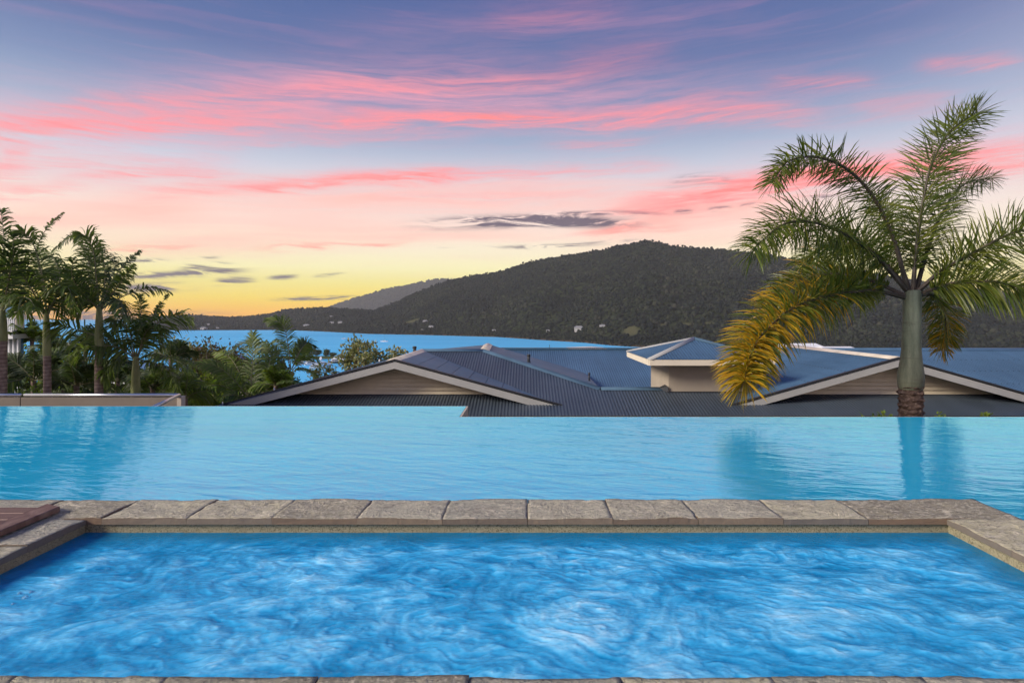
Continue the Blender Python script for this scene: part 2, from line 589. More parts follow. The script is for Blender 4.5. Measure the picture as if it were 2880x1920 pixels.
def build_stone():
    m, t, b = principled('coping_stone', (.3, .27, .23, 1), .78, .35)
    geo = t.new('ShaderNodeNewGeometry')
    pos = geo.outputs['Position']
    oi = t.new('ShaderNodeObjectInfo')
    rnd = oi.outputs['Random']
    vec = t.new('ShaderNodeVectorMath', operation='ADD')
    t.link(pos, vec.inputs[0])
    t.link(t.comb(t.math('MULTIPLY', rnd, 13.0), t.math('MULTIPLY', rnd, 7.0), 0.0), vec.inputs[1])
    v = vec.outputs[0]
    tone = t.ramp(rnd, [(0, g4(.27, .245, .18)), (.25, g4(.46, .43, .32)), (.5, g4(.36, .36, .30)), (.75, g4(.60, .55, .37)), (1, g4(.42, .41, .34))])
    n1 = t.noise(v, 5.0, 6, .65, .6)
    n2 = t.noise(v, 42.0, 5, .7)
    n3 = t.noise(t.vscale(v, (30, 60, 30)), 1.0, 6, .7, 1.0)
    cc = t.mix(t.math('MULTIPLY', t.math('MULTIPLY_ADD', t.math('SUBTRACT', n1, .42), 3.0, 0.0, clamp=True), .55), tone, g4(.29, .26, .23))
    nf = t.noise(t.vscale(v, (4, 7, 4)), 1.0, 7, .72, 1.2)
    cc = t.mix(t.math('MULTIPLY_ADD', t.math('SUBTRACT', nf, .56), 14.0, 0.0, clamp=True), cc, g4(.66, .60, .46))
    cc = t.mix(t.math('MULTIPLY_ADD', t.math('SUBTRACT', n2, .5), 6.0, 0.0, clamp=True), cc, g4(.66, .60, .48))
    cc = t.mix(t.math('MULTIPLY_ADD', t.math('SUBTRACT', n3, .54), 8.0, 0.0, clamp=True), cc, g4(.14, .115, .10))
    # sawn edges are smooth brown
    nz = t.sep(geo.outputs['True Normal'])[2]
    side = t.math('LESS_THAN', t.math('ABSOLUTE', nz), 0.35)
    sc = t.ramp(rnd, [(0, g4(.24, .15, .09)), (.35, g4(.20, .145, .10)), (.7, g4(.19, .17, .145)), (1, g4(.30, .21, .13))])
    sc = t.mix(t.math('MULTIPLY_ADD', n2, .4, .25), sc, g4(.09, .07, .052))
    cc = t.mix(side, cc, sc)
    t.link(cc, b.inputs['Base Color'])
    # cleft face relief
    vor = t.new('ShaderNodeTexVoronoi')
    vor.feature = 'DISTANCE_TO_EDGE'
    vor.inputs['Scale'].default_value = 1.0
    wv = t.new('ShaderNodeVectorMath', operation='ADD')
    t.link(t.vscale(v, (5, 11, 5)), wv.inputs[0])
    t.link(t.comb(t.math('MULTIPLY', n1, 2.5), t.math('MULTIPLY', n1, 2.0), 0), wv.inputs[1])
    t.link(wv.outputs[0], vor.inputs['Vector'])
    crack = t.math('MINIMUM', t.math('MULTIPLY', vor.outputs['Distance'], 14.0), 1.0)
    h = t.math('ADD', t.math('MULTIPLY', n3, 1.0), t.math('MULTIPLY', n2, .5))
    h = t.math('ADD', h, t.math('MULTIPLY', n1, 2.2))
    h = t.math('ADD', h, t.math('MULTIPLY', crack, t.math('MULTIPLY_ADD', n1, .5, .05)))
    fac = t.math('MULTIPLY_ADD', side, -.7, 1.0)
    bp = t.new('ShaderNodeBump')
    bp.inputs['Distance'].default_value = .02
    t.link(t.math('MULTIPLY', fac, 1.0), bp.inputs['Strength'])
    t.link(h, bp.inputs['Height'])
    t.link(bp.outputs[0], b.inputs['Normal'])
    return m


build_stone()


def build_pebblecrete():
    m, t, b = principled('pebblecrete', (.3, .26, .16, 1), .85, .25)
    geo = t.new('ShaderNodeNewGeometry')
    vor = t.new('ShaderNodeTexVoronoi')
    vor.inputs['Scale'].default_value = 260
    t.link(geo.outputs['Position'], vor.inputs['Vector'])
    cc = t.ramp(t.sep(vor.outputs['Color'])[0], [(0, g4(.05, .045, .035)), (.16, g4(.07, .065, .045)), (.22, g4(.24, .21, .135)), (.7, g4(.30, .265, .17)), (1, g4(.40, .365, .26))])
    n = t.noise(geo.outputs['Position'], 2.5, 4)
    cc = t.mix(t.math('MULTIPLY', n, .40), cc, g4(.30, .25, .13))
    t.link(cc, b.inputs['Base Color'])
    t.link(t.bump(vor.outputs['Distance'], .5, .004), b.inputs['Normal'])


build_pebblecrete()


def build_timber():
    m, t, b = principled('timber', (.12, .06, .045, 1), .55, .4)
    tc = t.new('ShaderNodeTexCoord')
    oi = t.new('ShaderNodeObjectInfo')
    v = t.vscale(tc.outputs['Object'], (3, 3, 3))
    x, y, z = t.sep(tc.outputs['Generated'])
    n = t.noise(t.comb(t.math('MULTIPLY', x, 2.0), t.math('MULTIPLY', y, 22.0), oi.outputs['Random']), 1.0, 6, .65, .5)
    cc = t.ramp(n, [(.3, g4(.075, .038, .030)), (.5, g4(.15, .085, .065)), (.7, g4(.24, .16, .13))])
    t.link(cc, b.inputs['Base Color'])
    t.link(t.bump(n, .35, .004), b.inputs['Normal'])


build_timber()


def water_shader(name, body, tint, ior, rough, build_normal, refl=None):
    """Still water: coloured body plus a tinted mirror on top."""
    m = bpy.data.materials.new(name)
    m.use_nodes = True
    t = NT(m.node_tree)
    t.n.clear()
    out = t.new('ShaderNodeOutputMaterial')
    d = t.new('ShaderNodeBsdfDiffuse')
    d.inputs['Color'].default_value = body
    g = t.new('ShaderNodeBsdfGlossy')
    g.inputs['Color'].default_value = tint
    g.inputs['Roughness'].default_value = rough
    fr = t.new('ShaderNodeFresnel')
    fr.inputs['IOR'].default_value = ior
    mx = t.new('ShaderNodeMixShader')
    nrm, bc = build_normal(t)
    if nrm is not None:
        for n in (g, fr):
            t.link(nrm, n.inputs['Normal'])
    if bc is not None:
        t.link(bc, d.inputs['Color'])
    if refl is None:
        t.link(fr.outputs[0], mx.inputs[0])
    else:
        mx.inputs[0].default_value = refl
    t.link(d.outputs[0], mx.inputs[1])
    t.link(g.outputs[0], mx.inputs[2])
    t.link(mx.outputs[0], out.inputs['Surface'])
    MATS[name] = m
    return m


def pool_normal(t):
    geo = t.new('ShaderNodeNewGeometry')
    x, y, z = t.sep(geo.outputs['Position'])
    # ripples run obliquely across the pool
    a = t.comb(t.math('ADD', t.math('MULTIPLY', x, 1.1), t.math('MULTIPLY', y, -.7)), t.math('ADD', t.math('MULTIPLY', y, 3.6), t.math('MULTIPLY', x, 1.0)), 0)
    n1 = t.noise(a, 1.6, 3, .5, .8)
    n2 = t.noise(a, 5.2, 3, .55, .6)
    n3 = t.noise(t.comb(x, t.math('MULTIPLY', y, 1.6), 5.0), .9, 2, .5)
    h = t.math('ADD', t.math('MULTIPLY', n1, 1.0), t.math('MULTIPLY', n2, t.math('MULTIPLY_ADD', n3, .5, .02)))
    nrm = t.bump(h, .75, .010)
    return nrm, t.mix(t.math('MULTIPLY_ADD', t.math('SUBTRACT', n3, .5), 2.0, .5, clamp=True), g4(.008, .42, .74), g4(.014, .50, .86))


def sea_normal(t):
    geo = t.new('ShaderNodeNewGeometry')
    v = t.vscale(geo.outputs['Position'], (.010, .035, .01))
    n1 = t.noise(v, 1.0, 5, .6, .3)
    n2 = t.noise(t.vscale(geo.outputs['Position'], (.0012, .006, .01)), 1.0, 4, .6, .3)
    nrm = t.bump(n1, .5, .6)
    cc = t.ramp(n2, [(.3, g4(.09, .47, .82)), (.7, g4(.15, .57, .92))])
    return nrm, cc


def spa_normal(t):
    geo = t.new('ShaderNodeNewGeometry')
    x, y, z = t.sep(geo.outputs['Position'])
    at = t.new('ShaderNodeAttribute')
    at.attribute_name = 'foam'
    fine = t.noise(t.comb(t.math('MULTIPLY', x, 40.0), t.math('MULTIPLY', y, 70.0), 6.0), 1.0, 5, .75, .2)
    f = t.math('MULTIPLY_ADD', t.math('SUBTRACT', fine, .5), .16, at.outputs['Fac'])
    cc = t.ramp(f, [(.0, g4(.004, .14, .29)), (.28, g4(.010, .25, .52)), (.5, g4(.045, .38, .70)), (.72, g4(.15, .54, .84)), (1.0, g4(.42, .74, .92))])
    return t.bump(t.math('ADD', f, t.math('MULTIPLY', fine, .4)), .5, .02), cc


water_shader('pool_water', g4(.01, .2, .5), g4(.50, 1.0, .98), 7.0, .02, pool_normal)
water_shader('sea_water', g4(.1, .5, .95), g4(.16, .50, 1.0), 1.33, .18, sea_normal, .22)
water_shader('spa_water', g4(.02, .3, .8), g4(.55, .85, 1.0), 1.3, .15, spa_normal)
M = MATS

# ================================================================== SETTING
SEA_Z = -59.0


def ground_height(x, y):
    x, y = np.asarray(x, float), np.asarray(y, float)
    z = np.where(y < 24, -3.0, -3.0 - (y - 24) * .118)
    z = z + fbm(x * .02, y * .02, 3, 3) * np.clip((y - 10) / 120, 0, 1) * 1.6
    return z


def gz(x, y):
    return float(ground_height(np.array([x]), np.array([y]))[0])


gx = np.concatenate([np.linspace(-900, -60, 60), np.linspace(-56, 56, 57), np.linspace(60, 900, 60)])
gy = np.concatenate([np.linspace(-120, 6, 14), np.linspace(8, 60, 40), np.linspace(64, 620, 90)])
GX, GY = np.meshgrid(gx, gy, indexing='ij')
GZ = ground_height(GX, GY)
gm, gt, gb = principled('ground_cover', (.05, .07, .02, 1), .95, .1)
geo = gt.new('ShaderNodeNewGeometry')
gt.link(gt.ramp(gt.noise(geo.outputs['Position'], .25, 6, .65), [(.3, g4(.03, .045, .015)), (.55, g4(.07, .09, .03)), (.75, g4(.11, .11, .045))]), gb.inputs['Base Color'])
gt.link(gt.bump(gt.noise(geo.outputs['Position'], 3.0, 6, .7), .8, .2), gb.inputs['Normal'])
link('ground', np_mesh('ground', np.stack([GX, GY, GZ], -1).reshape(-1, 3), grid_faces(len(gx), len(gy)), gm), kind='structure')

MB().add([(-9000, 300, SEA_Z), (9000, 300, SEA_Z), (9000, 9000, SEA_Z), (-9000, 9000, SEA_Z)], [(0, 1, 2, 3)]).build(
    'sea', M['sea_water'], kind='structure')

# ------------------------------------------------------------------ hill across the bay
RIDGE = np.array([(380, 893), (450, 888), (537, 884), (640, 890), (690, 889), (760, 880), (800, 869), (850, 866), (900, 862), (960, 866),
                  (1000, 868), (1050, 872), (1112, 848), (1189, 813), (1250, 790), (1323, 773), (1400, 763), (1491, 733), (1568, 719),
                  (1683, 702), (1732, 690), (1813, 675), (1836, 676), (1897, 689), (1989, 696), (2085, 704), (2250, 728), (2450, 765),
                  (2650, 800), (2880, 828), (3200, 850), (3600, 868)], float)
SHORE = np.array([(380, 927), (480, 929), (800, 928), (902, 932), (1036, 939), (1189, 942), (1400, 948), (1530, 957), (1644, 964),
                  (1721, 972), (1836, 979), (2100, 984), (2500, 988), (2880, 990), (3600, 992)], float)
DEPTH = np.array([(380, 700), (1000, 750), (1300, 1000), (1800, 1250), (2300, 1200), (2900, 1000), (3600, 900)], float)
TREE_H = 6.0


def hill_point(px, v, noise=True):
    """px: bearing as photo column; v: 0 shore .. 1 ridge .. 1.5 behind."""
    px, v = np.asarray(px, float), np.asarray(v, float)
    sy = np.interp(px, SHORE[:, 0], SHORE[:, 1])
    Ys = F * (CAM_Z - SEA_Z) / (sy - HZ)
    Yr = Ys + np.interp(px, DEPTH[:, 0], DEPTH[:, 1])
    ry = np.interp(px, RIDGE[:, 0], RIDGE[:, 1])
    zr = CAM_Z + (HZ - ry) / F * Yr - TREE_H
    Y = Ys + (Yr - Ys) * v
    foot = np.clip(v / .28, 0, 1)
    prof = np.where(v <= 1, .10 * foot + .90 * np.clip((v - .12) / .88, 0, 1) ** 1.15, 1 - (v - 1) * .9)
    z = SEA_Z + (zr - SEA_Z) * prof
    x = (px - VX) / F * Y
    if noise:
        amp = np.clip(v * 4, 0, 1) * np.clip((1.02 - np.abs(v - .5) * 2), 0.0, 1)
        z = z + fbm(x / 260, Y / 260, 4, 11) * 16 * amp + fbm(x / 90, Y / 120, 3, 21) * 7 * amp
    z = np.where(v <= 0, SEA_Z - 1.5 + v * 4, np.maximum(z, SEA_Z + .5))
    return np.stack([x, Y, z], -1)


def hill_vert_for(px, py):
    vv = np.linspace(0.01, 1.0, 400)
    p = hill_point(np.full(400, px), vv)
    yy = HZ - (p[:, 2] - CAM_Z) / p[:, 1] * F
    i = int(np.argmin(np.abs(yy - py)))
    return vv[i], p[i]


CLEAR = [(1165, 903, 26, .022), (1775, 929, 20, .022), (1860, 914, 14, .008), (1935, 911, 30, .006), (1995, 907, 16, .006)]
clear_pv = [(px, hill_vert_for(px, py)[0], w, h) for px, py, w, h in CLEAR]
hp = np.linspace(380, 3600, 420)
hv = np.concatenate([[-.06], np.linspace(0, 1.0, 110), np.linspace(1.05, 1.5, 8)])
HP, HV = np.meshgrid(hp, hv, indexing='ij')
HPT = hill_point(HP, HV)
hm, ht, hb = principled('hill_ground', (.03, .04, .02, 1), .95, .05)
att = ht.new('ShaderNodeAttribute')
att.attribute_name = 'clearing'
geo = ht.new('ShaderNodeNewGeometry')
nn = ht.noise(geo.outputs['Position'], .03, 6, .65)
base = ht.ramp(nn, [(.35, g4(.012, .018, .010)), (.65, g4(.03, .038, .02))])
hc = ht.mix(att.outputs['Fac'], base, g4(.075, .075, .04))
x_, y_, z_ = ht.sep(geo.outputs['Position'])
# tidal rocks and dry scrub just above the water
hc = ht.mix(ht.math('MULTIPLY_ADD', z_, -.4, SEA_Z * .4 + 1.6, clamp=True), hc, g4(.075, .055, .04))
ht.link(hc, hb.inputs['Base Color'])
me = np_mesh('hill', HPT.reshape(-1, 3), grid_faces(len(hp), len(hv)), hm)
a = me.attributes.new('clearing', 'FLOAT', 'POINT')
cl = np.zeros(HP.shape)
for px, v, w, h in clear_pv:
    cl = np.maximum(cl, np.clip(1.6 - ((HP - px) / w) ** 2 - ((HV - v) / h) ** 2 + fbm(HP / 9, HV * 40, 2, 5) * .4, 0, 1))
a.data.foreach_set('value', cl.ravel().astype(np.float32))
link('hill', me, kind='structure')

# far hill behind the shoulder
FAR = np.array([(820, 905), (880, 880), (932, 861), (997, 838), (1074, 815), (1150, 800), (1227, 784), (1260, 784), (1400, 800), (1600, 830)], float)
fp = np.linspace(820, 1600, 160)
fv = np.linspace(0, 1.4, 40)
FP, FV = np.meshgrid(fp, fv, indexing='ij')
fy = 7000 + 900 * FV
fz_r = CAM_Z + (HZ - np.interp(FP, FAR[:, 0], FAR[:, 1])) / F * 7900 - 8
fz = SEA_Z + (fz_r - SEA_Z) * np.where(FV <= 1, FV ** .9, 1 - (FV - 1))
fz = fz + fbm(FP / 18, FV * 9, 4, 31) * 9 * np.clip(1 - np.abs(FV - .5) * 1.4, 0, 1)
link('hill', np_mesh('hill_far', np.stack([(FP - VX) / F * fy, fy, fz], -1).reshape(-1, 3), grid_faces(len(fp), len(fv)), hm), kind='structure')

# forest canopy: irregular crowns spread over the slopes
_ph = (1 + 5 ** .5) / 2
ICO = np.array([(-1, _ph, 0), (1, _ph, 0), (-1, -_ph, 0), (1, -_ph, 0), (0, -1, _ph), (0, 1, _ph), (0, -1, -_ph), (0, 1, -_ph),
                (_ph, 0, -1), (_ph, 0, 1), (-_ph, 0, -1), (-_ph, 0, 1)]) / math.sqrt(1 + _ph * _ph)
ICF = np.array([(0, 11, 5), (0, 5, 1), (0, 1, 7), (0, 7, 10), (0, 10, 11), (1, 5, 9), (5, 11, 4), (11, 10, 2), (10, 7, 6), (7, 1, 8),
                (3, 9, 4), (3, 4, 2), (3, 2, 6), (3, 6, 8), (3, 8, 9), (4, 9, 5), (2, 4, 11), (6, 2, 10), (8, 6, 7), (9, 8, 1)])


def canopy(pts, rad, jit=.28):
    n = len(pts)
    V = np.repeat(ICO[None], n, 0) * (1 + rng.uniform(-jit, jit, (n, 12, 1)))
    ang = rng.uniform(0, 6.28, n)
    c, s = np.cos(ang)[:, None], np.sin(ang)[:, None]
    V = np.stack([V[..., 0] * c - V[..., 1] * s, V[..., 0] * s + V[..., 1] * c, V[..., 2] * rng.uniform(.75, 1.25, (n, 1))], -1)
    V = V * rad[:, None, None] + pts[:, None, :]
    Fc = ICF[None] + (np.arange(n) * 12)[:, None, None]
    return V.reshape(-1, 3), Fc.reshape(-1, 3)


fm, ft, fb = principled('forest', (.03, .045, .02, 1), .95, .05)
geo = ft.new('ShaderNodeNewGeometry')
fcol = ft.ramp(geo.outputs['Random Per Island'], [(0, g4(.008, .011, .012)), (.35, g4(.014, .019, .018)), (.7, g4(.022, .029, .022)), (.92, g4(.034, .040, .026)), (1, g4(.050, .050, .038))])
fpat = ft.noise(geo.outputs['Position'], .0045, 6, .65)
fcol = ft.mix(ft.math('MULTIPLY_ADD', ft.math('SUBTRACT', fpat, .5), 4.0, .40, clamp=True), fcol, g4(.009, .013, .014))
ft.link(fcol, fb.inputs['Base Color'])

N = 66000
tp = rng.uniform(400, 3300, N)
tv = rng.uniform(0.0, 1.06, N) ** .9
keep = np.ones(N, bool)
for px, v, w, h in clear_pv:
    keep &= ~((((tp - px) / w) ** 2 + ((tv - v) / h) ** 2) < 1.0)
tp, tv = tp[keep], tv[keep]
tpt = hill_point(tp, np.maximum(tv, .004))
trad = np.clip(rng.lognormal(1.12, .42, len(tp)), 1.6, 8.0) * (0.55 + .45 * np.clip(tv / .2, 0, 1))
tpt[:, 2] += trad * .35
# taller crowns standing along the skyline
n2 = 520
sp = rng.uniform(480, 2900, n2)
spt = hill_point(sp, rng.uniform(.97, 1.01, n2))
srad = rng.uniform(2.6, 5.5, n2)
spt[:, 2] += srad * rng.uniform(.5, 1.6, n2)
V, Fc = canopy(np.concatenate([tpt, spt]), np.concatenate([trad, srad]))
link('forest', np_mesh('forest', V, Fc, fm, smooth=True), label='dark wooded canopy covering the hill across the bay', cat='forest', kind='stuff')
n3 = 5000
q = rng.uniform(850, 1500, n3)
qv = rng.uniform(.1, 1.01, n3)
qy = 7000 + 900 * qv
qz = SEA_Z + (CAM_Z + (HZ - np.interp(q, FAR[:, 0], FAR[:, 1])) / F * 7900 - 8 - SEA_Z) * qv ** .9
V, Fc = canopy(np.stack([(q - VX) / F * qy, qy, qz + 4], -1), rng.uniform(12, 22, n3))
link('forest', np_mesh('forest_far', V, Fc, fm, smooth=True), label='hazy woods on the farther hill behind the shoulder', cat='forest', kind='stuff')

# houses on the far shore
HH = [(586, 911, 15, 'long white house near the left end of the far shore'),
      (573, 923, 22, 'low white shed at the water on the far shore'),
      (611, 921, 14, 'small pale house right of the white shore shed'),
      (862, 915, 22, 'grey-white house on the low wooded point'),
      (934, 906, 16, 'white house with steep roof below the far grey hill'),
      (957, 905, 17, 'white house beside the steep-roofed one below the grey hill'),
      (931, 888, 12, 'small dim house higher up the wooded point'),
      (1196, 902, 18, 'white house at the bare clearing on the hill foot'),
      (1212, 917, 18, 'white house just below the bare clearing'),
      (1187, 925, 9, 'tiny white hut under the clearing houses'),
      (1389, 927, 14, 'pale house at the shore below the hill'),
      (1541, 928, 14, 'small grey house on the shore flat'),
      (1628, 924, 34, 'long white house with veranda on the shore flat'),
      (1694, 915, 22, 'grey-roofed house right of the long white one')]
for px, py, wpx, lab in HH:
    v, p = hill_vert_for(px, py + 4)
    wd = wpx * .7 / F * p[1]
    dp, hh = wd * .6, max(3.4, wd * .32)
    e = thing('hillside_house', lab, 'house', p, 'houses scattered along the far shore')
    mb = MB().box(-wd / 2, wd / 2, -dp / 2, dp / 2, -6, hh)
    wob = mb.build('wall', M['hill_wall'], e)
    mb = MB()
    ov, rz = wd * .06, hh + wd * .18
    mb.add([(-wd / 2 - ov, -dp / 2 - ov, hh), (wd / 2 + ov, -dp / 2 - ov, hh), (wd / 2 + ov, dp / 2 + ov, hh), (-wd / 2 - ov, dp / 2 + ov, hh),
            (-wd * .3, 0, rz), (wd * .3, 0, rz)], [(0, 1, 5, 4), (1, 2, 5), (2, 3, 4, 5), (3, 0, 4), (3, 2, 1, 0)])
    mb.build('roof', M['hill_roof'], e)

# ------------------------------------------------------------------ boats
def hull_mesh(mb, L, B, H, mi=0):
    secs = []
    for i in range(9):
        u = i / 8
        wv = B / 2 * min(1, 1.25 * math.sin(math.pi * min(1, .28 + .72 * (1 - u)) * .62) if u < .99 else .02)
        wv = B / 2 * (1 - max(0, (u - .45) / .55) ** 2.2) + .02
        xx = -L / 2 + L * u
        sh = H * (1 + .35 * u * u)
        secs.append([(xx, -wv, sh), (xx, -wv * .75, -.3), (xx, wv * .75, -.3), (xx, wv, sh)])
    v = [p for s in secs for p in s]
    f = []
    for i in range(8):
        for j in range(4):
            a, b_ = i * 4 + j, i * 4 + (j + 1) % 4
            f.append((a, b_, b_ + 4, a + 4))
    f += [(3, 2, 1, 0), (32, 33, 34, 35)]
    mb.add(v, f, mi)


def sail_boat(px, py, L, mast, rot, lab):
    Y = F * (CAM_Z - SEA_Z) / (py - HZ)
    e = thing('sailboat', lab, 'boat', ((px - VX) / F * Y, Y, SEA_Z), 'boats moored on the bay')
    e.rotation_euler.z = rot
    mb = MB()
    hull_mesh(mb, L, L * .3, L * .11)
    mb.build('hull', M['boat_white'], e)
    MB().box(-L * .2, L * .15, -L * .09, L * .09, L * .08, L * .19).build('cabin', M['boat_white'], e)
    MB().box(-L * .15, L * .10, -L * .093, L * .093, L * .12, L * .155).build('window', M['boat_dark'], e)
    MB().tube([(0, 0, L * .1), (0, 0, mast)], [.14, .09], 5).tube([(0, 0, L * .25), (-L * .4, 0, L * .24)], [.1, .1], 5).build('mast', M['boat_dark'], e)


def motor_yacht(px, py, L, rot, lab, dark=False):
    Y = F * (CAM_Z - SEA_Z) / (py - HZ)
    e = thing('motor_yacht', lab, 'boat', ((px - VX) / F * Y, Y, SEA_Z), 'boats in the marina')
    e.rotation_euler.z = rot
    mb = MB()
    hull_mesh(mb, L, L * .28, L * .12)
    mb.build('hull', M['boat_dark'] if dark else M['boat_white'], e)

    def deck(x0, x1, b0, z0, z1, rake):
        m2 = MB()
        v = []
        for z, r in ((z0, 0), (z1, rake)):
            v += [(x0 + r * .4, -b0, z), (x1 - r, -b0, z), (x1 - r, b0, z), (x0 + r * .4, b0, z)]
        m2.add(v, [(0, 1, 5, 4), (1, 2, 6, 5), (2, 3, 7, 6), (3, 0, 4, 7), (4, 5, 6, 7), (3, 2, 1, 0)])
        return m2
    deck(-L * .42, L * .25, L * .115, L * .12, L * .23, L * .1).build('saloon', M['boat_white'], e)
    deck(-L * .36, L * .185, L * .118, L * .155, L * .20, L * .05).build('window', M['boat_dark'], e)
    deck(-L * .30, L * .06, L * .09, L * .23, L * .30, L * .07).build('flybridge', M['boat_white'], e)
    MB().tube([(-L * .15, 0, L * .28), (-L * .17, 0, L * .44)], [.12, .06], 5).build('mast', M['boat_white'], e)


sail_boat(967, 953, 12, 13, R(8), 'small dark sailboat on the bay nearer the wooded point')
sail_boat(1081, 961, 17, 24, R(-6), 'white-hulled sailboat with tall mast on the open bay')
motor_yacht(955, 1021, 25, R(10), 'large motor yacht with dark hull berthed behind the flowering tree', True)
motor_yacht(862, 1017, 18, R(25), 'white motor yacht topmost of the marina berths beside the palm')
motor_yacht(846, 1025, 17, R(20), 'white motor yacht closest to the palm fronds in the marina')
motor_yacht(880, 1026, 19, R(32), 'white cruiser in the middle of the marina row')
motor_yacht(902, 1012, 13, R(-70), 'small white launch bow-on beneath the marina shade trees')
motor_yacht(893, 1036, 18, R(15), 'white cruiser lowest in the marina beside the bush')
motor_yacht(912, 1026, 15, R(35), 'white launch between the bush and the dark-hulled yacht')


# ------------------------------------------------------------------ leafy trees and shrubs
def leafy(name, label, cat, base, height, crown, leaf, mat, nleaf, clumps=26, group=None, trunk=True, tr=.06, mat_trunk='trunk_bark', seed=0, cz=None):
    """crown = (rx, ry, rz) radii; leaf = leaf length."""
    r = np.random.default_rng(seed + 100)
    base = Vector(base)
    e = thing(name, label, cat, base, group)
    cen = np.array([0, 0, (height - crown[2]) if cz is None else cz])
    d = r.normal(size=(clumps, 3))
    d /= np.linalg.norm(d, axis=1)[:, None]
    rr = r.uniform(.25, 1.0, (clumps, 1)) ** .6
    cc = cen + d * rr * np.array(crown)
    mb = MB()
    if trunk:
        top = Vector(cen)
        mid = Vector((r.normal() * .06 * height, r.normal() * .06 * height, cen[2] * .55))
        mb.tube([(0, 0, -.4), mid, top], [tr, tr * .8, tr * .5], 7)
        for k in range(min(clumps, 14)):
            c = Vector(cc[k])
            m1 = top.lerp(c, .5) + Vector((0, 0, -.08 * height))
            mb.tube([mid.lerp(top, r.uniform(.2, 1)), m1, c], [tr * .45, tr * .3, tr * .12], 5)
        mb.build('trunk', M[mat_trunk], e, True)
    per = nleaf // clumps
    k = np.repeat(np.arange(clumps), per)
    n = len(k)
    cr = np.array(crown) * r.uniform(.28, .5, (clumps, 1))
    P = cc[k] + np.clip(r.normal(size=(n, 3)) * .55, -1.3, 1.3) * cr[k]
    a = r.normal(size=(n, 3))
    out = P - cen
    out /= np.linalg.norm(out, axis=1)[:, None] + 1e-6
    a = a * .8 + out * .8 + np.array([0, 0, .25])
    a /= np.linalg.norm(a, axis=1)[:, None]
    s = np.cross(a, r.normal(size=(n, 3)))
    s /= np.linalg.norm(s, axis=1)[:, None] + 1e-6
    nn_ = np.cross(a, s)
    L = leaf * r.uniform(.6, 1.3, (n, 1))
    V = np.stack([P, P + a * L * .5 + s * L * .24 + nn_ * L * .06, P + a * L, P + a * L * .5 - s * L * .24 + nn_ * L * .06], 1).reshape(-1, 3)
    Fq = np.arange(n * 4).reshape(-1, 4)
    link('crown', np_mesh('crown', V, Fq, M[mat], smooth=False), e)
    return e


# ------------------------------------------------------------------ palms
def spline(pts, n):
    P = [np.array(p, float) for p in pts]
    P = [2 * P[0] - P[1]] + P + [2 * P[-1] - P[-2]]
    outp = []
    m = len(P) - 3
    for i in range(n):
        u = i / (n - 1) * m
        k = min(int(u), m - 1)
        f = u - k
        p0, p1, p2, p3 = P[k:k + 4]
        outp.append(.5 * ((2 * p1) + (-p0 + p2) * f + (2 * p0 - 5 * p1 + 4 * p2 - p3) * f * f + (-p0 + 3 * p1 - 3 * p2 + p3) * f ** 3))
    return np.array(outp)


def norm(v):
    return v / (np.linalg.norm(v, axis=-1, keepdims=True) + 1e-9)


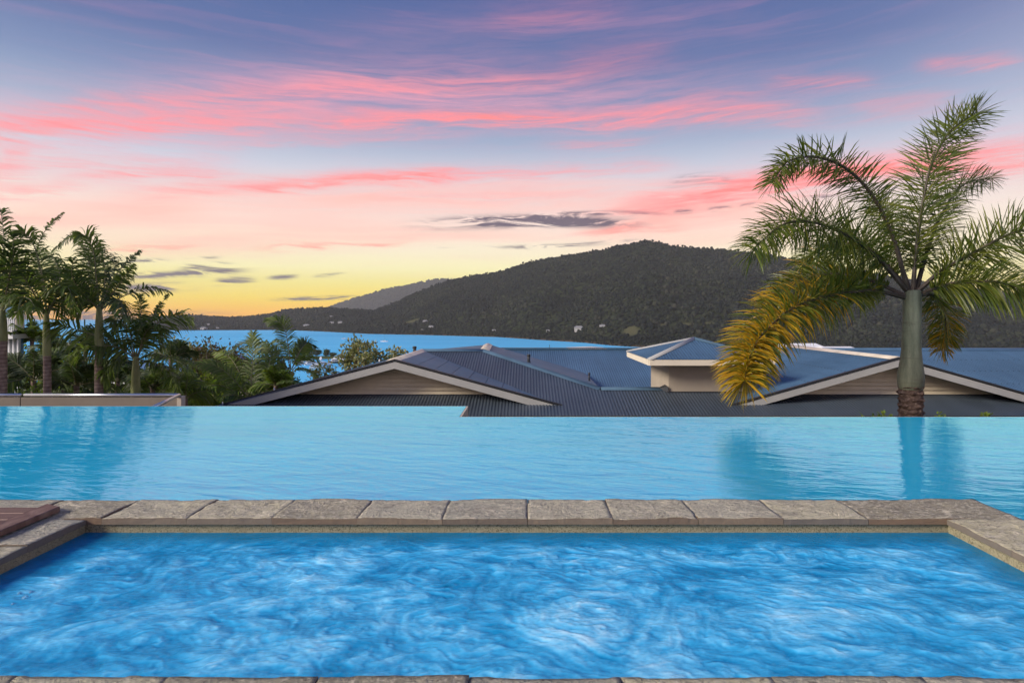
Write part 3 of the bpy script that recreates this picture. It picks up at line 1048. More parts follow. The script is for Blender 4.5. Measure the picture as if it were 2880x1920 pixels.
def frond(parent, pts, leaf_len, pairs, mats, plume=0.0, roll=0.0, width=.028, droop=.5, bare=.12, rr=.022, sweep=.55, seed=0, gold=None, end=.35, ragged=0.0, shag=0.0):
    """One palm frond: rachis plus leaflets. plume>0 spreads leaflets all round the rachis."""
    r = np.random.default_rng(seed + 5)
    C = spline(pts, 44)
    mb = MB()
    k = len(C)
    mb.tube(C[::2], [rr * (1 - .85 * i / (k / 2)) for i in range(len(C[::2]))], 5, 0)
    T = norm(np.gradient(C, axis=0))
    nl = pairs * 2
    u = bare + (1 - bare) * (np.arange(nl) + .5) / nl
    u = np.clip(u + r.normal(size=nl) * .4 / nl, 0, .999)
    if ragged:
        keepm = vnoise(u * 14, np.full(nl, seed * 1.7), seed) > (-1 + 2 * ragged * .6)
        u = u[keepm]
        nl = len(u)
    side = np.where(np.arange(nl) % 2 == 0, 1.0, -1.0)
    fi = u * (k - 1)
    i0 = np.clip(fi.astype(int), 0, k - 2)
    f = (fi - i0)[:, None]
    P = C[i0] * (1 - f) + C[i0 + 1] * f
    Tl = norm(T[i0] * (1 - f) + T[i0 + 1] * f)
    up = np.array([0, 0, 1.0])
    ax = np.array([.12, 1.0, .05])
    S = norm(ax - Tl * (Tl @ ax)[:, None])
    Nn = norm(np.cross(S, Tl))
    ang = roll + r.normal(size=nl) * .08
    if plume:
        ang = ang + r.uniform(-1, 1, nl) * plume
    ca, sa = np.cos(ang)[:, None], np.sin(ang)[:, None]
    # a positive roll turns the whole blade about its rachis, plume fans leaflets to either side of it
    S2 = S * ca * side[:, None] + Nn * sa * (side[:, None] if not plume else 1.0)
    if plume:
        a2 = r.uniform(-plume, plume, nl)
        S2 = norm(S * (np.cos(a2) * side)[:, None] + Nn * np.sin(a2)[:, None])
    sw = sweep + .5 * u
    D = norm(S2 * np.cos(sw)[:, None] + Tl * np.sin(sw)[:, None])
    if shag:
        cl_ = np.stack([vnoise(u * 16, np.full(nl, q * 7.3 + seed), seed + q) for q in range(3)], 1)
        D = norm(D + cl_ * shag + r.normal(size=(nl, 3)) * shag * .45)
    prof = np.clip(np.minimum(1, (u - bare + .06) / .22), .25, 1) * (1 - (1 - end) * np.clip((u - .55) / .45, 0, 1) ** 1.6)
    L = (leaf_len * prof * r.uniform(.82, 1.12, nl))[:, None]
    g = np.array([0, 0, -1.0])
    p1 = P + D * L * .45 + g * L * droop * .10
    D2 = norm(D + g * droop * .8 * r.uniform(.5, 1.5, (nl, 1)))
    p2 = p1 + D2 * L * .33
    D3 = norm(D2 + g * droop * .9)
    p3 = p2 + D3 * L * .25
    Wd = norm(np.cross(D, norm(np.cross(Tl, D)) + r.normal(size=(nl, 3)) * .35))
    w = width * r.uniform(.75, 1.2, (nl, 1))
    V = np.stack([P - Wd * w * .3, P + Wd * w * .3, p1 + Wd * w * .5, p1 - Wd * w * .5, p2 + Wd * w * .38, p2 - Wd * w * .38, p3], 1)
    base = np.arange(nl) * 7
    n0 = len(mb.v)
    for q in range(nl):
        b0 = n0 + int(base[q])
        mb.f += [(b0, b0 + 1, b0 + 2, b0 + 3), (b0 + 3, b0 + 2, b0 + 4, b0 + 5), (b0 + 5, b0 + 4, b0 + 6)]
        mi = 1
        if gold is not None and r.uniform() < np.interp(u[q], [0, 1], gold):
            mi = 2
        mb.m += [mi] * 3
    mb.v += [tuple(p) for p in V.reshape(-1, 3)]
    o = mb.build('frond', mats, None, False)
    adopt(o, parent)
    return o


def ringed_trunk(parent, base, top, r0, r1, mat, name='trunk', rings=40, amp=.05, jag=0.0, sides=14, bulge=None, seed=0):
    r = np.random.default_rng(seed)
    base, top = Vector(base), Vector(top)
    n = rings * 3
    mb = MB()
    for i in range(n + 1):
        u = i / n
        rad = r0 + (r1 - r0) * u
        if bulge:
            rad = float(np.interp(u, bulge[0], bulge[1]))
        ph = i % 3
        rad *= 1 + amp * (1 if ph == 0 else (-.5 if ph == 1 else 0))
        c = base.lerp(top, u)
        for j in range(sides):
            a = 2 * math.pi * j / sides
            rj = rad * (1 + (r.normal() * jag if ph == 0 else r.normal() * jag * .3))
            mb.v.append((c.x + rj * math.cos(a), c.y + rj * math.sin(a), c.z + (r.normal() * jag * .12 if jag else 0)))
    for i in range(n):
        for j in range(sides):
            a, b_ = i * sides + j, i * sides + (j + 1) % sides
            mb.f.append((a, b_, b_ + sides, a + sides))
            mb.m.append(0)
    mb.f.append(tuple(n * sides + j for j in range(sides)))
    mb.m.append(0)
    return adopt(mb.build(name, M[mat], None, jag == 0), parent)


def build_trunk_mats():
    m, t, b = principled('palm_ring', (.2, .16, .13, 1), .85, .2)
    geo = t.new('ShaderNodeNewGeometry')
    x, y, z = t.sep(geo.outputs['Position'])
    wv = t.math('FRACT', t.math('MULTIPLY', z, 13.0))
    n = t.noise(geo.outputs['Position'], 9, 5, .65)
    cc = t.ramp(n, [(.3, g4(.13, .09, .075)), (.55, g4(.25, .19, .165)), (.75, g4(.36, .29, .25))])
    cc = t.mix(t.math('MULTIPLY', t.math('LESS_THAN', wv, .22), .6), cc, g4(.06, .04, .035))
    t.link(cc, b.inputs['Base Color'])
    m, t, b = principled('palm_shaft', (.2, .22, .1, 1), .5, .4)
    geo = t.new('ShaderNodeNewGeometry')
    n = t.noise(t.vscale(geo.outputs['Position'], (6, 6, 1.2)), 1.0, 5, .6)
    t.link(t.ramp(n, [(.3, g4(.10, .12, .045)), (.55, g4(.20, .22, .09)), (.75, g4(.30, .28, .12))]), b.inputs['Base Color'])
    m, t, b = principled('fox_shaft', (.2, .22, .15, 1), .55, .35)
    geo = t.new('ShaderNodeNewGeometry')
    n = t.noise(t.vscale(geo.outputs['Position'], (9, 9, 1.6)), 1.0, 6, .65)
    cc = t.ramp(n, [(.28, g4(.075, .082, .058)), (.5, g4(.14, .152, .102)), (.74, g4(.23, .24, .165))])
    n2 = t.noise(t.vscale(geo.outputs['Position'], (40, 40, 12)), 1.0, 4, .6)
    cc = t.mix(t.math('MULTIPLY_ADD', t.math('SUBTRACT', n2, .62), 5.0, 0, clamp=True), cc, g4(.08, .07, .05))
    n3 = t.noise(t.vscale(geo.outputs['Position'], (1.2, 1.2, 18)), 1.0, 6, .75)
    cc = t.mix(t.math('MULTIPLY_ADD', t.math('SUBTRACT', n3, .55), 7.0, 0, clamp=True), cc, g4(.085, .072, .05))
    t.link(cc, b.inputs['Base Color'])
    t.link(t.bump(n, .2, .01), b.inputs['Normal'])
    m, t, b = principled('fox_fibre', (.07, .045, .035, 1), .9, .15)
    geo = t.new('ShaderNodeNewGeometry')
    n = t.noise(t.vscale(geo.outputs['Position'], (14, 14, 30)), 1.0, 6, .7, .8)
    t.link(t.ramp(n, [(.3, g4(.03, .02, .016)), (.5, g4(.11, .075, .06)), (.72, g4(.27, .20, .165))]), b.inputs['Base Color'])
    t.link(t.bump(n, .9, .02), b.inputs['Normal'])


build_trunk_mats()


def ipath(pts, Y0, dy=0.0, dys=None):
    """Frond course from surveyed bearings; depth moves from Y0 by dy towards the tip."""
    n = len(pts)
    out = []
    for i, (px, py) in enumerate(pts):
        d = dy * (i / (n - 1)) ** 1.2
        out.append(W(px, py, Y0 + d))
    return out


# --- the foxtail palm by the pool edge
FY = 8.0
node = W(2567, 828, FY)
fox = thing('foxtail_palm', 'tall foxtail palm with bulging grey-green shaft at the pool edge, one frond turned gold', 'palm tree', (node.x, FY, -.62))
fb_z = W(0, 1086, FY).z
fx_b = W(2562, 0, FY).x
ringed_trunk(fox, (fx_b + .01, FY, -1.3), (fx_b - .005, FY, fb_z), .152, .145, 'fox_fibre', 'trunk', 16, .10, .075, 26, seed=3)
ringed_trunk(fox, (fx_b - .005, FY, fb_z - .04), (node.x - .005, FY, node.z + .06), .15, .1, 'fox_shaft', 'crownshaft', 30, .0, 0, 28,
             bulge=([0, .04, .09, .18, .29, .40, .72, .95, 1], [.146, .160, .166, .158, .136, .121, .116, .113, .095]))
mats_f = [M['rachis_brown'], M['leaf_fox'], M['leaf_gold']]
FOX = [
    # points, depth travel, leaf length, pairs, gold range, droop
    ([(2567, 820), (2575, 720), (2592, 590), (2618, 470), (2672, 370), (2750, 318)], .5, .46, 330, None, .25),
    ([(2552, 815), (2512, 670), (2452, 548), (2374, 470), (2290, 442), (2215, 455), (2172, 515)], -.7, .34, 260, None, .45),
    ([(2550, 818), (2462, 718), (2382, 662), (2300, 628), (2210, 628), (2115, 700)], -1.2, .46, 330, None, .6),
    ([(2545, 836), (2460, 818), (2345, 828), (2230, 866), (2145, 940), (2106, 1010), (2094, 1070)], -1.7, .44, 480, [-.25, 1.25], .40),
    ([(2582, 818), (2650, 760), (2740, 710), (2850, 655), (2980, 640), (3080, 700)], -.6, .44, 290, None, .5),
    ([(2585, 832), (2640, 806), (2730, 792), (2840, 800), (2950, 850), (3010, 950)], -1.0, .42, 280, None, .8),
    ([(2575, 822), (2610, 700), (2650, 600), (2710, 520), (2790, 500)], 1.7, .36, 230, None, .5),
    ([(2578, 830), (2625, 830), (2655, 870), (2660, 930), (2650, 985)], 1.2, .30, 200, [-.2, .9], .7),
    ([(2555, 820), (2490, 740), (2420, 690), (2330, 690), (2250, 740)], 1.8, .40, 240, [-.3, .15], .7),
    ([(2560, 818), (2520, 700), (2500, 600), (2440, 560)], 2.0, .36, 180, None, .6),
    ([(2545, 830), (2450, 790), (2350, 770), (2240, 790), (2150, 850)], .9, .40, 260, [-.2, .35], .8),
]
for i, (pts, dy, ll, pr, gold, dr) in enumerate(FOX):
    frond(fox, ipath(pts, FY, dy), ll * 1.24, int(pr * (1.2 if i != 3 else 1.5)), mats_f, plume=1.35, width=.0165 if i != 3 else .0175, droop=dr * .5, bare=.13, rr=.034, sweep=.22, seed=i, gold=gold, end=.62)


# --- king palms behind the parapet on the left
def c1(pts):
    return [(x / 2.6133, 560 + y / 2.6133) for x, y in pts]


def king_palm(label, trunk_px, base_z, node_crop, shaft_crop_y, Y, fronds, leaf, rt=.075, matl='leaf_dark', seed=0, group='king palms behind the parapet', pairs=54, bare_mat='rachis', width=.032):
    nd = c1([node_crop])[0]
    nodep = W(nd[0], nd[1], Y)
    bx = W(trunk_px, 0, Y).x
    e = thing('king_palm', label, 'palm tree', (bx, Y, base_z), group)
    sz = W(0, c1([(0, shaft_crop_y)])[0][1], Y).z
    mid = Vector((bx + (nodep.x - bx) * .6, Y, sz))
    ringed_trunk(e, (bx, Y, base_z), mid, rt * 1.15, rt, 'palm_ring', 'trunk', 44, .035, 0, 14, seed=seed)
    ringed_trunk(e, mid - Vector((0, 0, .03)), nodep + Vector((0, 0, .05)), rt, rt * .5, 'palm_shaft', 'crownshaft', 14, 0, 0, 14,
                 bulge=([0, .12, .6, 1], [rt * 1.08, rt * 1.12, rt * .95, rt * .62]))
    for i, (pts, dy, rl, lf) in enumerate(fronds):
        frond(e, ipath(c1(pts), Y, dy), leaf * lf * 1.55, pairs, [M[bare_mat], M[matl if i % 3 else 'leaf_mid']], roll=rl, width=width, droop=.85, bare=.12, rr=.018,
              sweep=.45, seed=seed * 20 + i, ragged=.30, shag=.30)
    return e


king_palm('king palm cut by the left frame edge with broad dark fronds', 4, -3.2, (15, 830), 1030, 11.4, [
    ([(15, 830), (30, 560), (30, 300), (5, 70)], .6, .6, 1), ([(15, 830), (70, 560), (100, 380), (90, 250)], -.6, .9, 1),
    ([(15, 830), (90, 660), (170, 560), (240, 560)], .8, .5, 1), ([(15, 830), (120, 730), (210, 730), (260, 800)], -.7, .4, 1),
    ([(15, 830), (-60, 600), (-150, 480), (-250, 520)], .5, .6, 1), ([(15, 830), (-20, 700), (-40, 560), (20, 440)], 1.2, .8, 1),
    ([(15, 830), (60, 740), (70, 680), (140, 690)], 1.5, .3, 1)], .36, .085, seed=1)
king_palm('slender king palm with pale green shaft and upright bright frond, second from the left edge', 136, -3.2, (340, 845), 1140, 11.8, [
    ([(340, 845), (325, 640), (270, 400), (210, 280), (140, 225)], -.3, 1.1, .8), ([(338, 845), (230, 660), (110, 490), (-20, 380)], -.9, .8, 1.1),
    ([(345, 840), (300, 560), (270, 380), (340, 220), (460, 98)], .5, 1.3, .25), ([(345, 845), (430, 700), (500, 650), (545, 790)], -.6, .5, 1),
    ([(335, 850), (240, 760), (160, 770), (115, 850)], -1.0, .5, .9), ([(350, 845), (440, 600), (400, 450), (290, 360)], .9, .6, .9),
    ([(345, 845), (400, 620), (460, 520), (520, 560)], 1.1, .7, 1), ([(335, 845), (250, 640), (190, 560), (120, 560)], 1.2, .5, 1),
    ([(345, 845), (400, 760), (440, 740), (480, 830)], .6, .4, .9)], .36, .068, 'leaf_mid', seed=2)
king_palm('king palm with ragged dark crown, tallest spear fronds leaning right', 277, -3.2, (730, 805), 1110, 12.2, [
    ([(730, 800), (705, 560), (690, 400), (640, 280), (580, 258)], -.3, 1.2, .85), ([(728, 800), (640, 420), (560, 265), (470, 310), (385, 385)], .8, 1.3, .3),
    ([(740, 800), (810, 620), (900, 500), (1032, 378)], .4, 1.2, .35), ([(740, 805), (850, 660), (920, 560), (990, 480)], -.4, 1.0, .5),
    ([(742, 810), (860, 735), (990, 680), (1120, 650), (1265, 690)], -.5, 1.0, .45), ([(722, 805), (610, 690), (530, 570), (540, 430)], -.7, .8, 1),
    ([(722, 812), (640, 740), (540, 830)], -.6, .5, .9), ([(735, 800), (770, 600), (760, 440), (720, 360)], .9, .8, 1),
    ([(720, 805), (570, 650), (430, 490), (300, 395)], .7, .9, .55), ([(735, 800), (660, 600), (660, 460), (720, 300)], .6, .8, .9),
    ([(745, 805), (820, 640), (840, 520), (820, 410)], .9, .7, .9), ([(745, 810), (840, 740), (890, 760), (900, 860)], -.9, .4, .9),
    ([(725, 805), (640, 660), (600, 560), (620, 480)], 1.3, .5, 1)], .34, .078, 'leaf_dark', seed=3)
king_palm('short king palm with smooth green shaft and wide arching fronds by the parapet corner', 379, -3.2, (1000, 1170), 1425, 12.8, [
    ([(1000, 1165), (1020, 980), (1035, 840), (1035, 700)], .3, 1.1, .5), ([(1005, 1165), (1080, 960), (1150, 820), (1235, 700)], .4, 1.3, .25),
    ([(1010, 1165), (1080, 1000), (1180, 890), (1300, 850), (1410, 880)], -.6, .9, 1), ([(992, 1165), (900, 1070), (760, 1020), (600, 970), (470, 930), (390, 905)], -1.0, .8, 1.1),
    ([(990, 1170), (870, 1090), (700, 1080), (540, 1130)], -1.2, .5, 1), ([(1010, 1175), (1140, 1140), (1270, 1170), (1400, 1250)], -.8, .5, 1),
    ([(1012, 1178), (1130, 1200), (1260, 1280), (1300, 1400)], -.6, .4, .9), ([(988, 1165), (920, 960), (870, 860), (830, 790)], .8, 1.0, .9),
    ([(995, 1165), (960, 1000), (900, 900), (820, 900)], -.9, .7, 1), ([(985, 1175), (880, 1160), (800, 1230), (760, 1330)], -.7, .4, .9),
    ([(1005, 1165), (1080, 1040), (1140, 1000), (1220, 1020)], 1.0, .6, 1), ([(1008, 1165), (1060, 1000), (1120, 930), (1180, 930)], -.6, .7, 1)], .36, .085, 'leaf_mid', seed=4)


# --- rosette palms lower on the slope
def px1(pts):
    return pts


def rosette(label, px, py, Y, fronds, leaf, matl, seed, base_drop=2.6, group='palms growing below the pool', trunk_r=.09, pairs=48, droop=.6):
    nd = W(px, py, Y)
    e = thing('garden_palm', label, 'palm tree', (nd.x, Y, nd.z - base_drop), group)
    ringed_trunk(e, (nd.x, Y, nd.z - base_drop), nd, trunk_r * 1.1, trunk_r * .8, 'palm_ring', 'trunk', 16, .04, 0, 12, seed=seed)
    for i, (pts, dy, rl, lf) in enumerate(fronds):
        frond(e, ipath(pts, Y, dy), leaf * lf, pairs, [M['rachis'], M[matl[i % len(matl)]]], roll=rl, width=.036, droop=droop, bare=.12, rr=.018, sweep=.5, seed=seed * 30 + i)
    return e


rosette('garden palm with one big fan-like frond standing upright left of the gable', 708, 1125, 18.6, [
    ([(708, 1125), (708, 1060), (711, 990), (712, 935)], .25, 1.57, 1.25), ([(702, 1125), (660, 1070), (610, 1030), (555, 1020)], -.8, .6, 1),
    ([(700, 1128), (640, 1090), (590, 1085), (540, 1120)], -1.0, .5, .9), ([(714, 1125), (750, 1050), (760, 1000), (745, 960)], .7, 1.1, 1),
    ([(716, 1125), (770, 1080), (810, 1065), (860, 1080)], -.4, .7, .9), ([(704, 1125), (670, 1040), (640, 1000), (600, 990)], .9, .8, .9),
    ([(714, 1128), (760, 1100), (790, 1105), (820, 1130)], -.9, .4, .9), ([(705, 1128), (660, 1110), (620, 1120), (590, 1150)], -1.3, .4, .9)],
    .46, ['leaf_mid', 'leaf_mid', 'leaf_bright'], 41, 3.0)
rosette('garden palm with wind-blown frond curling left above the water, beside the big fan frond', 818, 1045, 20.0, [
    ([(818, 1040), (812, 980), (802, 930), (785, 905), (748, 898)], -.3, .9, 1), ([(820, 1040), (835, 1000), (850, 975), (862, 962)], .6, 1.1, 1),
    ([(822, 1042), (850, 1010), (880, 1000), (905, 1030)], -.6, .6, 1), ([(815, 1042), (780, 1000), (740, 975), (690, 965), (640, 990)], -.8, .6, 1.1),
    ([(822, 1045), (850, 1035), (880, 1045), (895, 1080)], -.9, .5, 1), ([(815, 1045), (790, 1030), (765, 1045), (750, 1090)], -.7, .5, 1),
    ([(818, 1040), (800, 985), (775, 960), (760, 965)], .9, .7, 1), ([(820, 1040), (845, 985), (865, 965), (890, 975)], 1.0, .8, .9),
    ([(816, 1045), (800, 1050), (785, 1080), (780, 1120)], -1.2, .4, 1)],
    .48, ['leaf_mid', 'leaf_bright', 'leaf_mid', 'leaf_dark'], 42, 3.6, trunk_r=.11)

UNDER = [(30, 1085, 14.0, 'leaf_dark', 'low palm clump under the white balcony'), (95, 1070, 13.6, 'leaf_dark', 'low palm between the two left king palms'),
         (170, 1040, 14.5, 'leaf_mid', 'low palm right of the slender king palm shaft'), (215, 1085, 13.2, 'leaf_dark', 'dark low palm left of the ragged king palm trunk'),
         (240, 985, 17.5, 'leaf_dark', 'palm head rising against the bay left of the ragged king palm'), (330, 1075, 14.8, 'leaf_dark', 'low palm right of the ragged king palm trunk'),
         (430, 1090, 14.2, 'leaf_mid', 'low palm right of the short king palm'), (480, 1010, 19.0, 'leaf_dark', 'dark palm head before the blue roof'),
         (520, 1120, 13.4, 'leaf_bright', 'yellow-green low palm beyond the parapet end'), (590, 1128, 21.5, 'leaf_mid', 'low palm left of the grey roof corner'),
         (90, 960, 18.5, 'leaf_bright', 'yellow-green palm head behind the slender king palm'), (150, 1000, 17.0, 'leaf_dark', 'dark palm head right of the slender king palm shaft'),
         (650, 1100, 19.5, 'leaf_bright', 'lime-green palm behind the roof corner'), (775, 1085, 18.4, 'leaf_bright', 'lime-green young palm right of the big fan frond')]
for i, (px, py, Y, ml, lab) in enumerate(UNDER):
    fr = []
    rr_ = random.Random(i + 50)
    nfr = 9
    for k in range(nfr):
        a = math.pi * (.06 + .88 * (k + rr_.uniform(.1, .9)) / nfr)
        ln = rr_.uniform(75, 110) * 14 / Y
        dx, dz = math.cos(a), math.sin(a)
        p = [(px, py)]
        for s_ in (.35, .7, 1.0):
            p.append((px + dx * ln * s_ * 1.15, py - dz * ln * s_ + (1 - abs(dz) * .6) * 55 * 14 / Y * s_ ** 2.2))
        fr.append((p, rr_.uniform(-1.2, 1.2), rr_.uniform(.4, 1.2), rr_.uniform(.8, 1.1)))
    rosette(lab, px, py, Y, fr, .36, [ml, 'leaf_dark' if ml != 'leaf_bright' else 'leaf_mid', ml], 60 + i, 2.8 + (Y - 13) * .15, 'palms growing below the pool', .07, 38, .7)

# --- shrubs and trees on the slope
SHR = [
    # px, py(top), Y, height m, crown radii, leaf, mat, n, label
    (60, 1092, 13.0, 2.6, (1.0, .6, .7), .10, 'leaf_mid', 1800, 'round green bush behind the parapet at the left edge'),
    (180, 1072, 15.5, 2.6, (1.3, .8, .9), .14, 'leaf_dark', 2400, 'dense dark bush behind the slender king palm'),
    (290, 1060, 16.5, 3.0, (1.5, .9, 1.0), .14, 'leaf_mid', 2400, 'dense green bush behind the ragged king palm'),
    (100, 985, 22.0, 4.0, (1.8, 1.1, 1.2), .18, 'leaf_bright', 2400, 'yellow-green tree between balcony and slender king palm'),
    (420, 1050, 18.0, 3.0, (1.6, 1.0, 1.1), .16, 'leaf_mid', 2400, 'green bush behind the short king palm'),
    (500, 1080, 15.5, 2.2, (1.3, .8, .8), .14, 'leaf_bright', 2200, 'light green bush beyond the parapet end'),
    (610, 1060, 19.0, 2.6, (1.7, 1.0, 1.0), .16, 'leaf_bright', 2400, 'light green bush under the blue-roofed house'),
    (575, 985, 26.0, 4.2, (1.3, .9, .8), .20, 'leaf_mid', 1800, 'green tree standing before the right end of the blue roof'),
    (622, 992, 27.0, 4.0, (1.1, .8, .8), .20, 'leaf_mid', 1500, 'bushy green tree right of the blue roof'),
    (580, 958, 24.0, 4.6, (.75, .5, .6), .14, 'leaf_rust', 420, 'thin reddish-leaved shrub top showing against the bay'),
    (545, 975, 24.5, 4.0, (.9, .5, .45), .15, 'leaf_rust', 600, 'low reddish shrub left of the thin reddish one'),
    (512, 948, 21.0, 4.6, (.35, .3, .55), .16, 'leaf_grey', 240, 'pale grey-leaved shrub top right of the short king palm'),
    (660, 975, 25.0, 4.4, (.9, .6, .8), .17, 'leaf_rust', 900, 'brown-green tree left of the big fan frond'),
    (740, 1000, 24.0, 4.4, (1.1, .7, .9), .18, 'leaf_dark', 1600, 'dark tree behind the big fan frond'),
    (912, 1022, 21.0, 3.0, (.42, .4, .4), .13, 'leaf_grey', 600, 'small leafy shrub before the marina'),
    (1005, 956, 18.5, 3.6, (.50, .5, .55), .13, 'leaf_grey', 1300, 'frangipani tree with pale leaf tips, its left half above the roof edge'),
    (1072, 966, 18.8, 3.4, (.72, .5, .45), .13, 'leaf_grey', 1300, 'frangipani tree with pale leaf tips behind the gable peak'),
]
for i, (px, py, Y, hgt, cr, lf, mt, n, lab) in enumerate(SHR):
    p = W(px, py, Y)
    leafy('shrub' if hgt < 3.3 else 'tree', lab, 'shrub' if hgt < 3.3 else 'tree', (p.x, Y, p.z - hgt), hgt, cr, lf, M and mt, n, 22, 'shrubs and trees below the pool', True, .05, seed=i)
SPIT_Y = 815.0
sp_x = np.linspace(W(735, 0, SPIT_Y).x, W(965, 0, SPIT_Y).x, 40)
sp_y = np.linspace(SPIT_Y - 26, SPIT_Y + 26, 14)
PX_, PY_ = np.meshgrid(sp_x, sp_y, indexing='ij')
pe = np.clip(1 - np.abs(PY_ - SPIT_Y) / 24, -.2, 1) * np.clip(np.minimum(PX_ - sp_x[0], sp_x[-1] - PX_) / 12, -.2, 1)
PZ_ = SEA_Z + np.where(pe > 0, 2.2 * np.sqrt(np.maximum(pe, 0)), -1.5) + fbm(PX_ * .2, PY_ * .2, 3, 15) * .25
link('headland', np_mesh('headland', np.stack([PX_, PY_, PZ_], -1).reshape(-1, 3), grid_faces(40, 14), gm), kind='structure')
SHORE_T = [(868, 975, 'leaf_dark', 8.5, 'brown-green shade tree at the marina, biggest of its row'), (892, 984, 'leaf_dark', 6.5, 'shade tree right of the biggest marina tree'),
           (919, 984, 'leaf_dark', 4.2, 'lone round tree on the spit left of the dark yacht'), (845, 982, 'leaf_mid', 7.5, 'shade tree at the marina nearest the palm'),
           (937, 992, 'leaf_dark', 3.8, 'small tree beside the lone round marina tree'), (770, 985, 'leaf_dark', 8.0, 'shore tree glimpsed behind the wind-blown palm')]
for i, (px, py, mt, rad_, lab) in enumerate(SHORE_T):
    p = W(px, py, SPIT_Y)
    h = p.z - (SEA_Z + 1.5)
    leafy('shore_tree', lab, 'tree', (p.x, SPIT_Y, SEA_Z + 1.5), h, (rad_, rad_, h * .38), 1.5, mt, 1500, 24, 'shade trees at the marina', True, .4, seed=70 + i)

# ================================================================== HOUSES
TAN = .27


def corrugated(name, mat, parent, origin, eu, ev, us, vtop, vbot, pitch=.076, amp=.0070, screws=True):
    """Corrugated sheet in the plane origin + u*eu + v*ev, between vtop(u) and vbot(u)."""
    origin, eu, ev = (np.array(q, float) for q in (origin, eu, ev))
    nrm = np.cross(eu, ev)
    nrm /= np.linalg.norm(nrm)
    if nrm[2] < 0:
        nrm = -nrm
    u = np.arange(us[0], us[1], pitch / 6)
    a, b_ = vtop(u), vbot(u)
    hgt = amp * np.sin(2 * np.pi * u / pitch)
    rows = 5
    V = []
    for k in range(rows):
        v = a + (b_ - a) * k / (rows - 1)
        V.append(origin + u[:, None] * eu + v[:, None] * ev + hgt[:, None] * nrm)
    V = np.stack(V, 1).reshape(-1, 3)
    Fq = grid_faces(len(u), rows)
    ok = (np.abs(b_ - a) > 1e-3)
    okf = np.repeat(ok[:-1] | ok[1:], rows - 1)
    Fq = Fq[okf]
    o = link(name, np_mesh(name, V, Fq, M[mat], True), parent)
    if screws:
        mb = MB()
        lo, hi = min(a.min(), b_.min()), max(a.max(), b_.max())
        crest = (np.floor(us[0] / pitch) + .25) * pitch + pitch * 2 * np.arange(int((us[1] - us[0]) / pitch / 2) + 2)
        for v in np.arange(lo + .3, hi, .88):
            for uu in crest:
                if uu < us[0] or uu > us[1]:
                    continue
                va, vb = float(vtop(np.array([uu]))[0]), float(vbot(np.array([uu]))[0])
                if min(va, vb) + .05 < v < max(va, vb) - .05:
                    p = origin + uu * eu + v * ev + nrm * (amp + .004)
                    s = .011
                    A, B_, Cn = eu * s, ev * s, nrm * .006
                    mb.add([p - A - B_, p + A - B_, p + A + B_, p - A + B_, p - A * .6 - B_ * .6 + Cn, p + A * .6 - B_ * .6 + Cn, p + A * .6 + B_ * .6 + Cn, p - A * .6 + B_ * .6 + Cn],
                           [(0, 1, 5, 4), (1, 2, 6, 5), (2, 3, 7, 6), (3, 0, 4, 7), (4, 5, 6, 7)])
        if mb.v:
            mb.build('roof_screws', M['screw'], o)['kind'] = 'stuff'
    return o


def chain(pts):
    P = np.array(sorted(pts), float)
    return lambda u: np.interp(u, P[:, 0], P[:, 1])


house = thing('house', 'wide house with dark corrugated roof, two weatherboard gables and a raised hip box', 'house')
# front slope: z = -.825 + TAN*(Y-14); param v = Y (plan) along the slope
ZF = lambda Y: -.825 + TAN * (Y - 14)
ex = (1, 0, 0)
es = (0, 1, TAN)
o0 = (0, 0, ZF(0))
sl_len = 1.0
GX1, GZ1 = -3.16, .053        # left gable ridge
GX2, GZ2 = 8.77, .10          # right gable ridge
SL = .27
EAVE_Y = 10.6
top1 = chain([(-7.6, 13.05), (-7.0, 13.6), (GX1, 17.25), (-1.29, 17.25), (1.88, 14.33), (GX2 - .01, 14.33), (GX2, 17.28), (17.5, 17.28)])
corrugated('front_roof', 'roof_front', house, o0, ex, es, (-7.6, 17.5), top1, lambda u: np.full_like(u, EAVE_Y))

# left gable roof
zl = lambda x: GZ1 - SL * (GX1 - x)
corrugated('gable_roof', 'roof_slate', house, (GX1, 0, GZ1), (0, 1, 0), (-1, 0, -SL), (13.42, 17.3), lambda u: np.full_like(u, 0.0), lambda u: np.full_like(u, 4.3))
valley_x = lambda Y: np.maximum(0, (GZ1 - ZF(Y)) / SL)          # distance from ridge to valley
# right slope: smooth sheet with panel joints
gr = MB()
for i in range(24):
    Y0, Y1 = 13.42 + (17.2 - 13.42) * i / 24, 13.42 + (17.2 - 13.42) * (i + 1) / 24
    d0, d1 = float(valley_x(Y0)), float(valley_x(Y1))
    gr.add([(GX1, Y0, GZ1), (GX1 + d0, Y0, GZ1 - SL * d0), (GX1 + d1, Y1, GZ1 - SL * d1), (GX1, Y1, GZ1)], [(0, 1, 2, 3)])
gs = gr.build('gable_roof', M['roof_slate'], house)
npan = 9
for i in range(npan):
    d0, d1 = .16 + i * .405, .16 + (i + 1) * .405 - .012
    mb = MB()
    ymax = lambda d: 14 + (GZ1 - SL * d - ZF(14)) / TAN - .12
    pts = [(d0, 13.47), (d1, 13.47), (d1, max(13.5, ymax(d1))), (d0, max(13.5, ymax(d0)))]
    lowr = [(GX1 + d, Y, GZ1 - SL * d + .004) for d, Y in pts]
    upr = [(GX1 + d, Y, GZ1 - SL * d + .026) for d, Y in pts]
    mb.add(lowr + upr, [(4, 5, 6, 7), (0, 1, 5, 4), (1, 2, 6, 5), (2, 3, 7, 6), (3, 0, 4, 7)])
    mb.build('roof_panel', M['roof_slate'], gs)


